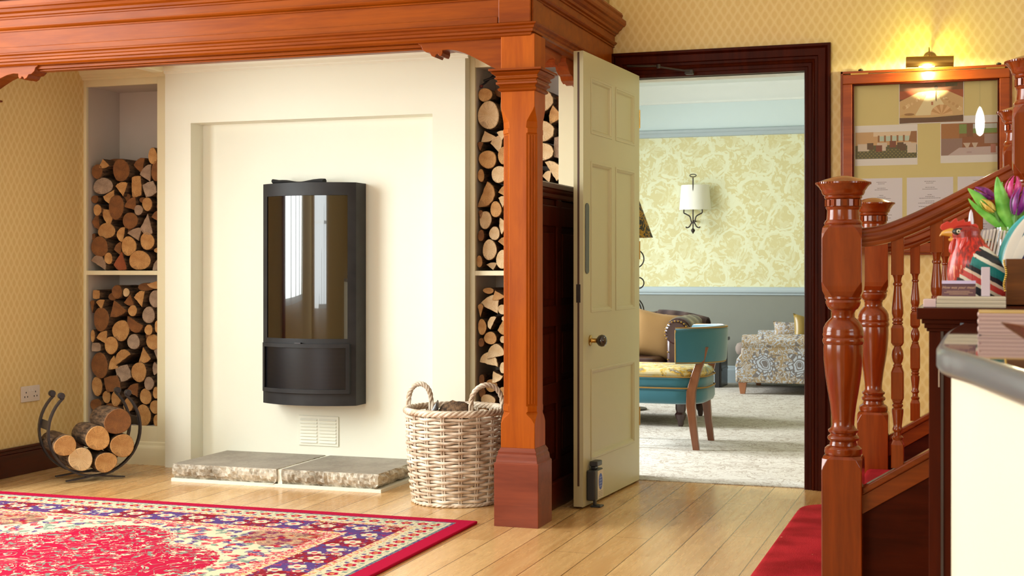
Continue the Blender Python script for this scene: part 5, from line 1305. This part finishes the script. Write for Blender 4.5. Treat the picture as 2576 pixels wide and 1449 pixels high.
c = fm.mix(sc3.max(halo) * .8, c, srgb(104, 104, 112)); c = fm.mix(leafs.max(sc2 * (1 - halo)), c, srgb(184, 192, 204)); fm.color(c); FLO = fm.m
ac = thing('armchair', 'blue-grey floral print armchair with rolled arms, at the right of the lounge', 'armchair', (-1.3, 12.0, 0))
m = MB(); pf = [(-1.885, .10), (-1.888, .25), (-1.875, .30), (-1.84, .345), (-1.832, .42), (-.95, .42), (-.92, .10)]
m.prism(pf, 'xz', 11.46, 11.58); m.build('arm_panel', FLO, ac, bevel=.012)
for yc in (11.52, 12.42):
    MB().tube([(-1.832, yc, .43), (-1.6, yc, .435), (-1.2, yc, .44), (-.95, yc, .45)], .072, 16).build('arm_roll', FLO, ac, smooth=60)
m = MB(); m.prism(pf, 'xz', 12.36, 12.48); m.build('arm_panel', FLO, ac, bevel=.012)
roundbox(MB(), -1.42, 11.97, .46, .40, .12, .32, .04, .02).build('seat_base', FLO, ac, smooth=50)
roundbox(MB(), -1.44, 11.97, .475, .385, .32, .43, .06, .04).build('seat_cushion', plain('taupe_fabric', srgb(132, 118, 108), .85), ac, smooth=50)
roundbox(MB(), -.98, 11.97, .1, .40, .3, .80, .06, .05).build('backrest', FLO, ac, smooth=50)
for x_ in (-1.83, -1.0):
    for y_ in (11.5, 12.4): legq([((x_, y_, 0.004), .6), ((x_, y_, .11), 1.1)], .032, .03).build('leg', plain('tan_wooden_leg', srgb(168, 108, 70), .4), ac, bevel=.002)
cushion('cushion', (-1.50, 12.14, .515), .34, .16, .14, 0, -10, 0, FLO, 'cushion in the same blue-grey print lying inside the floral armchair')
GOLD = plain('gold_satin', srgb(150, 122, 48), .35)
cushion('cushion', (-1.33, 11.9, .53), .30, .26, .12, 40, -18, 10, GOLD, 'gold satin cushion standing in the floral armchair')
# ---------------------------------------------------------------- reception counter
OUT = smoothpts([(-.018, 2.25), (-.034, 1.965), (-.038, 1.714), (-.038, 1.6), (-.034, 1.522), (-.021, 1.462), (-.006, 1.396), (.018, 1.274), (.039, 1.169), (.067, 1.034), (.10, .90), (.16, .74), (.26, .60), (.42, .48), (.7, .40), (1.1, .37)], 6) + [(1.6, .37), (1.6, 2.25)]
def inset(P_, d):
    out = []; n = len(P_); c = Vector((.6, 1.5))
    for i in range(n):
        a = Vector(P_[i - 1]); b_ = Vector(P_[(i + 1) % n]); t = (b_ - a).normalized(); nr = Vector((-t.y, t.x))
        if nr.dot(c - Vector(P_[i])) < 0: nr = -nr
        out.append(tuple(Vector(P_[i]) + nr * d))
    return out
rc = thing('reception_counter', 'curved reception counter with cream front and glossy dark stone top, lower right foreground', 'counter', (.3, 1.4, 0))
GR_ = Mat('polished_granite', .04, 0, 1.0); x, y, z = GR_.pos(); n1 = GR_.noise(GR_.p, 30, 5, .7); GR_.color(GR_.mix(n1.sm(.4, .65), srgb(44, 40, 42), srgb(96, 92, 98))); GR_.b.inputs['Coat Roughness'].default_value = .03; GR_.b.inputs['IOR'].default_value = 1.9
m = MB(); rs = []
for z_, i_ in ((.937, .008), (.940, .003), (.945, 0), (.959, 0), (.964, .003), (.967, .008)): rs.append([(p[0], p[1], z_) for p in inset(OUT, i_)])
m.rings(rs).build('stone_edge', plain('granite_edge_window_tint', srgb(84, 96, 108), .3, 0, .3), rc, smooth=50)  # blue-grey of windows reflected in the stone, put into the edge colour
MB().prism(inset(OUT, .0085), 'xy', .9665, .9672).build('stone_top', GR_.m, rc)
m = MB(); IN = inset(OUT, .016); m.prism(IN, 'xy', .0, .937); m.build('front_panel', plain('cream_counter_front', srgb(250, 247, 226), .4, vary=.01), rc, smooth=30)
dk = thing('reception_desk', 'dark wooden raised desk shelf behind the stone counter, holding the rooster', 'desk', (.3, 2.45, 0))
MB().box(-.085, 1.6, 2.295, 2.95, .9695, .988).build('shelf', MAHOGX, dk, bevel=.0015)
cp_ = [(2.297, .9695), (2.297, .966), (2.301, .963), (2.303, .957), (2.309, .954), (2.31, .95), (2.34, .95), (2.34, .9695)]
MB().box(-.0775, 1.6, 2.299, 2.93, .9625, .9694).box(-.0735, 1.6, 2.303, 2.92, .955, .9625).box(-.070, 1.6, 2.306, 2.91, .950, .955).build('shelf_moulding', MAHOGX, dk, bevel=.001)
MB().box(-.0665, 1.6, 2.31, 2.9, 0, .95).build('cabinet', MAHOG, dk, bevel=.001)
MB().box(-.052, -.050, 2.3085, 2.31, .86, .895).build('metal_strip', plain('steel_strip', srgb(170, 160, 160), .3, 1), dk)
MB().box(-.048, -.044, 2.306, 2.31, 0, .95).build('edge_strip', plain('dark_edge', srgb(40, 14, 10), .4), dk)
SZ = .988
def paperstack(name, x0, x1, y0, y1, z0, z1, lbl, mats, top=None, cat='brochures', group=None):
    o = MB().box(x0, x1, y0, y1, z0, z1).build(name, mats, bevel=.0012); return tag(o, lbl, cat, group)
pgm = Mat('paper_edges', .7); x, y, z = pgm.pos(); pgm.color(pgm.mix(((z * 4200).sin() + (z * 1700).sin()) * .25 + .5, srgb(170, 158, 140), srgb(222, 212, 192)))
pgv = Mat('magazine_edges', .5); x, y, z = pgv.pos(); pgv.color(pgv.mix(((z * 3600).sin() + (z * 1300).sin()) * .25 + .5, srgb(150, 118, 120), srgb(216, 186, 180)))
for k in range(3):
    paperstack('brochure', -.056 + .0006 * k, .0515, 2.335, 2.39, SZ + .0001 + .006 * k, SZ + .0059 + .006 * k, ['lowest brochure pile of the cream stack on the desk shelf edge', 'middle brochure pile of the cream stack on the desk shelf edge', 'uppermost brochure pile of the cream stack, under the small purple card'][k], pgm.m)
paperstack('brochure', -.076, -.0562, 2.335, 2.385, SZ + .0001, SZ + .0135, 'pale glossy brochure pile at the left end of the desk shelf', plain('gloss_lilac', srgb(216, 190, 200), .15, 0, .8))
# small card reading "How was your meal?"
tc = thing('table_card', 'small purple-brown tent card with handwritten-style lettering on the brochure stack', 'card', (-.021, 2.37, SZ + .018))
m = MB(); zc = SZ + .0181
m.prism([(2.36, zc), (2.364, zc + .0255), (2.3655, zc + .0255), (2.378, zc), (2.377, zc), (2.3648, zc + .0235), (2.3612, zc)], 'yz', -.0475, .0055)
m.build('folded_card', plain('card_aubergine', srgb(98, 60, 74), .45), tc)
MB().prism([(2.3598, zc + .0205), (2.36335, zc + .0256), (2.3639, zc + .0256), (2.3605, zc + .0205)], 'yz', -.0475, .0055).build('lit_top_band', plain('card_lit_top', srgb(196, 184, 224), .4), tc)  # light on the card's tilted top, put in as a lilac strip
fc = bpy.data.curves.new('lettering', 'FONT'); fc.body = 'How was your meal?'; fc.size = .0062; fc.align_x = 'CENTER'; fc.shear = .35; fc.extrude = .0001
fo = bpy.data.objects.new('lettering_curve', fc); COL.objects.link(fo); bpy.context.view_layer.update()
fm_ = bpy.data.meshes.new_from_object(fo); bpy.data.objects.remove(fo); fm_.materials.clear(); fm_.materials.append(plain('card_text', srgb(216, 176, 150), .5))
lo = bpy.data.objects.new('lettering', fm_); COL.objects.link(lo); lo.parent = tc; lo.location = Vector((-.021, 2.3612, zc + .0125)) - PO[tc.name]; lo.rotation_euler = (radians(90 - 9), 0, 0)
MB().box(-.040, -.004, 2.3603, 2.3608, zc + .0078, zc + .0084).box(-.044, .001, 2.3600, 2.3605, zc + .0055, zc + .0061).box(-.036, -.006, 2.3597, 2.3602, zc + .0032, zc + .0038).build('small_text_lines', fm_.materials[0], tc)
ah = MB().box(.014, .0275, 2.352, 2.356, SZ + .0181, SZ + .066)
tag(ah.build('card_holder', plain('printed_acrylic', srgb(206, 194, 214), .1, 0, .8), bevel=.001), 'narrow upright pale acrylic card holder on the brochure stack before the rooster', 'card holder')
# wooden box with gold beads
wb = thing('wooden_box', 'dark brown wooden box with gold bead string, at the right edge of the photo', 'box', (.12, 2.48, SZ))
m = MB().box(.054, .21, 2.44, 2.445, SZ, SZ + .08).box(.054, .21, 2.555, 2.56, SZ, SZ + .08).box(.054, .059, 2.445, 2.555, SZ, SZ + .08).box(.205, .21, 2.445, 2.555, SZ, SZ + .08).box(.054, .21, 2.44, 2.56, SZ, SZ + .004)
m.build('box_body', wood('walnut_box', srgb(78, 40, 18), srgb(120, 68, 30), 'x', .35, .3, 3), wb, bevel=.001)
m = MB()
for k in range(17): m.sphere((.0525 - .0018 * sin(k * .5), 2.4385, SZ + .026 + .0032 * k), .0019, 5)
m.build('gold_beads', plain('gold_bead', srgb(206, 170, 80), .25, 1), wb, smooth=60)

# ---------------------------------------------------------------- painted rooster
def rp(u, v): return ((u - 2450) * .00069 + .003, SZ + (770 - v) * .0007)
RO = thing('rooster_figurine', 'painted rooster figurine with red head and comb, yellow beak and striped teal body', 'figurine', (.01, 2.53, SZ))
YC = 2.535
pa = Mat('rooster_paint', .35, 0, .15); x, y, z = pa.pos()
nz = pa.noise(pa.p, 90, 2); nl = pa.noise(pa.vec(x * 260, y * 260, z * 40), 1.0, 3)
s = (z * 1.0 + x * .55 + nz * .004) / .07
st_ = pa.ramp(s.fract(), [(0, srgb(20, 132, 136)), (.17, srgb(226, 226, 214)), (.27, srgb(18, 20, 34)), (.47, srgb(214, 210, 196)), (.56, srgb(200, 62, 60)), (.72, srgb(228, 206, 190)), (.80, srgb(22, 22, 40)), (.93, srgb(20, 120, 126))], True)
# z, x are measured from the figure's base; hackle feathers hang over the front of the neck
hz = (x * .9 + .082) + nl * .012 - (z * .0)
hack = (z - (.040 + (x + .04).max(0) * 1.35) - (nl - .5) * .045).gt(0)
redc = pa.mix(nl.sm(.35, .65), srgb(120, 8, 5), srgb(214, 40, 16))
redc = pa.mix((z.lt(.07)) * nl.gt(.56) * .7, redc, srgb(206, 160, 130))
redc = pa.mix((z - .118).gt(0) * nl.gt(.5) * .7, redc, srgb(90, 24, 26))
c = pa.mix(hack, st_, redc)
pa.color(c); pa.bump(nl, .4, .0015)
rows = [(569, 2424, 2440, .25), (571, 2410, 2450, .6), (576, 2400, 2459, .9), (584, 2395, 2467, 1), (594, 2395, 2466, 1), (605, 2399, 2472, 1), (620, 2398, 2482, 1), (640, 2393, 2498, 1), (660, 2388, 2520, .98), (685, 2384, 2538, .95), (710, 2385, 2549, .92), (738, 2391, 2553, .9), (760, 2402, 2549, .85), (770, 2412, 2540, .8)]
rs = []
for v, a, b_, k in rows:
    xa, zz = rp(a, v); xb, _ = rp(b_, v); c0 = (xa + xb) / 2; hx = (xb - xa) / 2; hy = min(hx * .85, .037) * k
    rs.append([(c0 + hx * cos(2 * pi * i / 28), YC + hy * sin(2 * pi * i / 28), zz) for i in range(28)])
rs2 = []
for i in range(len(rs) - 1):
    for t in (0, .5): rs2.append([tuple(Vector(p).lerp(Vector(q), t)) for p, q in zip(rs[i], rs[i + 1])])
rs2.append(rs[-1])
MB().rings(rs2).build('body', pa.m, RO, smooth=70)
BK = plain('beak_yellow', srgb(216, 158, 52), .3, 0, .4)
m = MB(); bp = [(2405, 590, 17, 13), (2392, 587, 15, 10), (2380, 588, 11, 8), (2371, 591, 6, 5), (2366, 597, 2, 2)]
m.rings([[(rp(u, v)[0], YC + .0007 * h2 * cos(2 * pi * i / 14), rp(u, v)[1] + .0007 * h1 * .8 * sin(2 * pi * i / 14)) for i in range(14)] for u, v, h1, h2 in bp])
bp = [(2406, 603, 10, 10), (2396, 606, 8, 7), (2388, 606, 3, 3)]
m.rings([[(rp(u, v)[0], YC + .0007 * h2 * cos(2 * pi * i / 12), rp(u, v)[1] + .0007 * h1 * .8 * sin(2 * pi * i / 12)) for i in range(12)] for u, v, h1, h2 in bp])
m.build('beak', BK, RO, smooth=60)
REDP = plain('comb_red', srgb(196, 26, 18), .3, 0, .4)
cb = [(2372, 582), (2367, 576), (2370, 568), (2378, 563), (2386, 559), (2392, 563), (2402, 554), (2408, 551), (2411, 560), (2422, 556), (2426, 553), (2429, 562), (2438, 560), (2441, 558), (2444, 568), (2454, 566), (2460, 572), (2462, 582), (2450, 588), (2420, 584), (2395, 584)]
m = MB().prism([rp(*p) for p in cb], 'xz', YC - .0035, YC + .0035); m.build('comb', REDP, RO, bevel=.0015)
m = MB()
for yy in (-.010, .010):
    m.rings([[(rp(u, v)[0] + .0007 * r * cos(2 * pi * i / 12), YC + yy + .0035 * cos(2 * pi * i / 12 + 1.5), rp(u, v)[1]) for i in range(12)] for u, v, r in ((2403, 604, 3), (2400, 614, 8), (2399, 626, 10), (2398, 636, 9), (2398, 643, 4))])
m.rings([[(rp(u, v)[0] + .0007 * r * cos(2 * pi * i / 12), YC - .021 + .004 * sin(2 * pi * i / 12), rp(u, v)[1]) for i in range(12)] for u, v, r in ((2432, 600, 3), (2428, 610, 9), (2424, 622, 9), (2418, 632, 2))])
m.build('wattle', REDP, RO, smooth=60)
ex, ez = rp(2413, 586); m = MB().sphere((ex, YC - .0165, ez), .0075, 9, 0, (1.5, .35, .85)).sphere((ex, YC - .0185, ez), .0036, 8, 1, (1, .5, 1)).sphere((ex, YC - .0202, ez), .0017, 7, 0, (1, .4, 1))
m.build('eye', [plain('eye_black', srgb(18, 14, 14), .2), plain('eye_cream', srgb(222, 214, 186), .2)], RO, smooth=70)
tl = [[(2535, 690), (2552, 650), (2580, 600), (2622, 560)], [(2538, 700), (2565, 665), (2600, 630), (2640, 600)], [(2525, 680), (2536, 640), (2556, 590), (2585, 545)], [(2530, 715), (2570, 700), (2612, 680), (2650, 650)]]
TM = [plain('tail_teal', srgb(18, 160, 170), .25, 0, .5), plain('tail_navy', srgb(36, 34, 92), .25, 0, .5), plain('tail_white', srgb(232, 230, 226), .25, 0, .5)]
for k, P_ in enumerate(tl):
    pts = smoothpts(P_, 6); rs = []; n = len(pts)
    for j, (u, v) in enumerate(pts):
        t = j / (n - 1); w_ = (.004 + .014 * sin(pi * min(1, t * .9 + .1)) ** .8); x_, z_ = rp(u, v)
        a = pts[max(0, j - 1)]; b_ = pts[min(n - 1, j + 1)]; d = Vector(((b_[0] - a[0]) * .7, 0, -(b_[1] - a[1]) * .7)).normalized(); nr = Vector((-d.z, 0, d.x))
        rs.append([Vector((x_, YC - .012 + .010 * (k % 2), z_)) + nr * (w_ * cos(2 * pi * i / 12)) + Vector((0, .006 * sin(2 * pi * i / 12), 0)) for i in range(12)])
    m = MB(); m.rings(rs)
    o = m.build('tail_feather', TM, RO, smooth=60)
    for p in o.data.polygons:
        i = p.index % 12; p.material_index = 0 if i in (0, 1, 2, 10, 11) else (2 if i in (3, 8, 9) and k != 3 else 1)
m = MB().box(*[rp(2405, 770)[0], rp(2545, 770)[0]], YC - .03, YC + .03, SZ + .0002, SZ + .006); m.build('base', plain('figure_base', srgb(36, 34, 50), .4), RO, bevel=.002)

# ---------------------------------------------------------------- cards standing in a row behind the rooster
CG = plain('grey_card', srgb(246, 240, 238), .5)
for k in range(15):
    x_ = -.006 + k * .0058; h_ = .139 - abs(k - 3) * .0012
    m = MB(); m.box(x_, x_ + .0034, 2.63, 2.70, SZ, SZ + h_); M = Matrix.Translation((x_, 0, SZ)) @ Matrix.Rotation(radians(11), 4, 'Y') @ Matrix.Translation((-x_, 0, -SZ))
    m.xf(M @ Matrix.Translation((0, 0, .0004)))
    tag(m.build('leaflet', CG), 'pale grey leaflet on edge, %s from the left in the row behind the rooster' % ('first', 'second', 'third', 'fourth', 'fifth', 'sixth', 'seventh', 'eighth', 'ninth', 'tenth', 'eleventh', 'twelfth', 'thirteenth', 'fourteenth', 'fifteenth')[k], 'leaflet', 'leaflets standing in a row behind the rooster')
sp = MB().lathe([(.001, 0), (.004, .002), (.004, .11), (.005, .135), (.0048, .15), (.003, .164), (.0006, .17)], (-.002, 2.60, SZ), 14)
tag(sp.build('pen', plain('white_lilac_plastic', srgb(226, 216, 240), .15, 0, .8), smooth=50), 'white pointed pen standing upright right behind the rooster comb', 'pen')

# ---------------------------------------------------------------- tulips in a glass vase
VX, VY = .075, 2.765
vs_ = thing('glass_vase', 'clear glass vase holding tulips behind the rooster', 'vase', (VX, VY, SZ))
MB().lathe([(.001, 0), (.03, 0), (.033, .02), (.036, .08), (.037, .142), (.0355, .142), (.034, .08), (.031, .02), (.028, .006), (.001, .006)], (VX, VY, SZ), 36).build('glass_wall', THIN, vs_, smooth=50)
wt = Mat('vase_water', .0); wt.b.inputs['Transmission Weight'].default_value = 1; wt.b.inputs['IOR'].default_value = 1.33
MB().lathe([(.001, .007), (.027, .007), (.030, .02), (.0325, .07), (.001, .07)], (VX, VY, SZ), 30).build('water', wt.m, vs_, smooth=50)
LG = Mat('tulip_leaf', .45); x, y, z = LG.pos(); LG.color(LG.mix(LG.noise(LG.p, 30, 3).sm(.3, .7), srgb(70, 160, 44), srgb(140, 214, 96))); LG = LG.m
def tp(u, v): return ((u - 2540) * .000735 + .068, 1.208 - (v - 470) * .000758)
def leafmesh(P_, W_, yb, bend=.012):
    pts = smoothpts(P_, 6); n = len(pts); rs = []
    for j, (u, v) in enumerate(pts):
        t = j / (n - 1); q = t * (len(W_) - 1); i0 = min(int(q), len(W_) - 2); w_ = (W_[i0] * (1 - (q - i0)) + W_[i0 + 1] * (q - i0)) * .00075
        a = pts[max(0, j - 1)]; b_ = pts[min(n - 1, j + 1)]; d = Vector(((b_[0] - a[0]), 0, -(b_[1] - a[1]))).normalized(); nr = Vector((-d.z, 0, d.x)); x_, z_ = tp(u, v)
        top_ = []; bot = []
        for i in range(9):
            s_ = i / 4 - 1; yy = yb + bend * (s_ * s_) * (w_ / .02) - .01 * t
            top_.append(Vector((x_, yy, z_)) + nr * (w_ * s_)); bot.append(Vector((x_, yy + .0012, z_)) + nr * (w_ * s_))
        rs.append(top_ + bot[::-1])
    return MB().rings(rs)
leaves = [([(2560, 640), (2540, 580), (2500, 540), (2465, 500), (2437, 474)], [9, 12, 15, 13, 1], 2.758, 'long green tulip leaf leaning far left, upper tip'),
          ([(2555, 640), (2525, 578), (2490, 548), (2455, 520), (2438, 500)], [9, 11, 11, 6, 1], 2.752, 'green tulip leaf leaning left below the long one'),
          ([(2556, 640), (2548, 580), (2528, 530), (2514, 480), (2508, 447)], [8, 11, 21, 13, 1], 2.745, 'broad upright green tulip leaf in the middle of the bunch'),
          ([(2552, 640), (2528, 560), (2516, 500), (2522, 458)], [8, 13, 10, 1], 2.775, 'green tulip leaf behind the broad middle one'),
          ([(2560, 640), (2566, 580), (2590, 530), (2625, 490)], [10, 16, 20, 2], 2.76, 'green tulip leaf leaning right out of the photo'),
          ([(2556, 640), (2552, 560), (2544, 500), (2540, 455)], [8, 10, 12, 1], 2.785, 'dark green tulip leaf at the back of the bunch')]
for P_, W_, yb_, lbl in leaves: tag(leafmesh(P_, W_, yb_).build('tulip_leaf', LG, smooth=60), lbl, 'leaf', 'tulip leaves in the vase')
def tulip(u, v, ang_, L_, wd, col, col2, lbl, yb_):
    x_, z_ = tp(u, v); pm_ = Mat('petal', .35); a, b_, c_ = pm_.pos(); pm_.color(pm_.mix(pm_.noise(pm_.vec(a * 160, b_ * 160, c_ * 20), 1.0, 2).sm(.35, .65), col, col2))
    t = thing('tulip', lbl, 'flower', (x_, yb_, z_), 'tulips in the vase')
    M = Matrix.Translation((x_, yb_, z_)) @ Matrix.Rotation(radians(ang_), 4, 'Y')
    for k in range(6):
        a = 2 * pi * k / 6; m = MB(); rs = []
        for j in range(9):
            q = j / 8; r = wd * (sin(pi * (.12 + .80 * q)) ** .8) * (1.0 if k % 2 else .93); wv = .62 * (sin(pi * (.08 + .86 * q)) ** .5) * (1 - q * .55)
            rs.append([(r * (1 + o_) * cos(a + s_ * wv), r * (1 + o_) * sin(a + s_ * wv), (q - .5) * L_) for o_, s_ in ((0, -1), (.04, -.5), (.06, 0), (.04, .5), (0, 1), (-.06, .5), (-.05, 0), (-.06, -.5))])
        m.rings(rs); m.xf(M); m.build('petal', pm_.m, t, smooth=60)
    e = M @ Vector((0, 0, -L_ / 2)); base = Vector((VX, VY, SZ + .03))
    mid = (e + base) / 2 + (M.to_3x3() @ Vector((0, 0, -1))) * .02
    pts = [e * (1 - s_) ** 2 + mid * 2 * s_ * (1 - s_) + base * s_ ** 2 for s_ in [i / 10 for i in range(11)]]
    MB().tube(pts, .003, 8).build('stem', plain('tulip_stem', srgb(86, 140, 60), .5), t, smooth=60)
PU, PU2, MG, MG2 = srgb(98, 24, 110), srgb(150, 50, 150), srgb(196, 34, 116), srgb(222, 90, 160)
tulip(2478, 486, -62, .042, .0115, PU, PU2, 'purple tulip leaning left above the long leaf', 2.765)
tulip(2549, 473, 8, .044, .0150, MG, MG2, 'magenta tulip right of the broad upright leaf', 2.76)
tulip(2561, 508, 12, .054, .0150, PU, PU2, 'large purple tulip at the lower right of the bunch', 2.735)
tulip(2580, 500, 24, .05, .0140, srgb(60, 18, 84), PU, 'dark purple tulip cut by the right edge of the photo', 2.765)
tulip(2486, 518, -48, .034, .0100, srgb(206, 170, 70), srgb(232, 206, 110), 'yellow tulip bud below the left purple tulip', 2.75)
tulip(2494, 500, -30, .032, .0095, srgb(160, 50, 30), srgb(200, 90, 40), 'rust red tulip bud between the left purple tulip and broad leaf', 2.77)

# ---------------------------------------------------------------- magazines and copper dish on the stone top
ZC_ = .9674
cov = plain('yellow_cover', srgb(206, 168, 92), .3); 
yy0 = 1.815
for k, (h_, mt_, lbl) in enumerate(((.0098, pgv.m, 'bottom magazine of the pile on the glossy counter top'), (.0098, pgv.m, 'middle magazine of the pile on the glossy counter top'), (.0078, pgv.m, 'top magazine with a yellow cover on the pile on the counter'))):
    z0 = ZC_ + .0100 * k; t = thing('magazine', lbl, 'magazine', (.08, 1.9, z0), 'magazines piled on the counter')
    o = [(.0065 + .004 * (1 - cos(a)) , 0) for a in (0,)]
    pr_ = [(.012, z0), (.008, z0 + h_ * .15), (.0065, z0 + h_ * .5), (.008, z0 + h_ * .85), (.012, z0 + h_), (.155, z0 + h_), (.155, z0)]
    m = MB().prism(pr_, 'xz', yy0, yy0 + .11); m.build('pages', mt_, t, smooth=40)
    if k == 2: MB().box(.008, .155, yy0 - .0004, yy0 + .11, z0 + h_, z0 + h_ + .0014).build('yellow_cover', cov, t)
cd_ = thing('copper_dish', 'shiny copper-coloured dish with a pointed lip on the stone counter, at the right edge', 'dish', (.09, 1.42, ZC_))
m = MB(); COP = plain('polished_copper', srgb(214, 128, 98), .14, 1)
rs = []
for z_, r in ((.0, .026), (.004, .03), (.012, .036), (.022, .045), (.027, .05), (.027, .047), (.02, .040), (.01, .030), (.005, .02)):
    rs.append([(.088 + (r + (.012 * max(0, cos(a - pi * .98)) ** 14 if z_ > .02 else 0)) * cos(a), 1.42 + r * .8 * sin(a), ZC_ + z_ + (.004 * max(0, cos(a - pi)) ** 10 if z_ > .02 else 0)) for a in [2 * pi * i / 40 for i in range(40)]])
m.rings(rs); m.build('bowl', COP, cd_, smooth=50)
rs = [[(.088 + r * cos(a), 1.42 + r * .8 * sin(a), ZC_ + z_) for a in [2 * pi * i / 40 for i in range(40)]] for z_, r in ((.0135, .0375), (.0135, .0385), (.0165, .0408), (.0165, .0398))]
MB().rings(rs, loop=True).build('dark_band', BLACK, cd_, smooth=50)
# added unseen lamp, shaped to put a flame-like reflection in the display case glass
ln = thing('added_reflection_lamp', 'added glowing lamp behind the viewer, shaped for the reflection in the display case glass', 'added lamp', (.072, -1.0, 2.4))
gm = Mat('added_lamp_glow', .4); gm.b.inputs['Emission Color'].default_value = (1, .96, .85, 1); gm.b.inputs['Emission Strength'].default_value = 22
MB().lathe([(.005, -.14), (.03, -.12), (.042, -.06), (.045, 0), (.038, .07), (.018, .13), (.004, .15)], (.072, -1.0, 2.5), 24).build('added_lamp_glass', gm.m, ln, smooth=60)
MB().tube([(.072, -1.0, 2.65), (.072, -1.0, 3.3)], .006, 8).build('added_lamp_cord', DARKM, ln)

# ---------------------------------------------------------------- smaller fittings belong to the part that carries them
for child, carrier in (('latch', 'lower_door_frame'), ('mesh_panel', 'lower_door_frame'), ('louvre', 'plate'), ('pin_holes', 'face_plate'), ('switch', 'face_plate'), ('label_print', 'paper_label'),
                       ('lettering', 'folded_card'), ('small_text_lines', 'folded_card'), ('lit_top_band', 'folded_card'), ('reeding', 'shaft'), ('dentil_band', 'turned_cap'), ('yellow_cover', 'pages'),
                       ('glazing_bead', 'door_frame'), ('glass', 'door_frame'), ('back_piping', 'backrest'), ('piping', 'seat_boxing'), ('panel_moulding', 'door_leaf'), ('edge_groove', 'door_leaf'),
                       ('finger_plate', 'door_leaf'), ('lock_plate', 'door_leaf'), ('door_knob', 'knob_rose'), ('brass_nails', 'arm'), ('gold_beads', 'box_body'), ('raised_panel', 'panelling'), ('dark_band', 'bowl'), ('soffit_bead', 'frieze'), ('frieze_rail', 'frieze')):
    for o in list(bpy.data.objects):
        if o.name.split('.')[0] == child and o.parent and o.parent.type == 'EMPTY':
            for q in o.parent.children:
                if q.name.split('.')[0] == carrier and q is not o:
                    o.parent = q; break
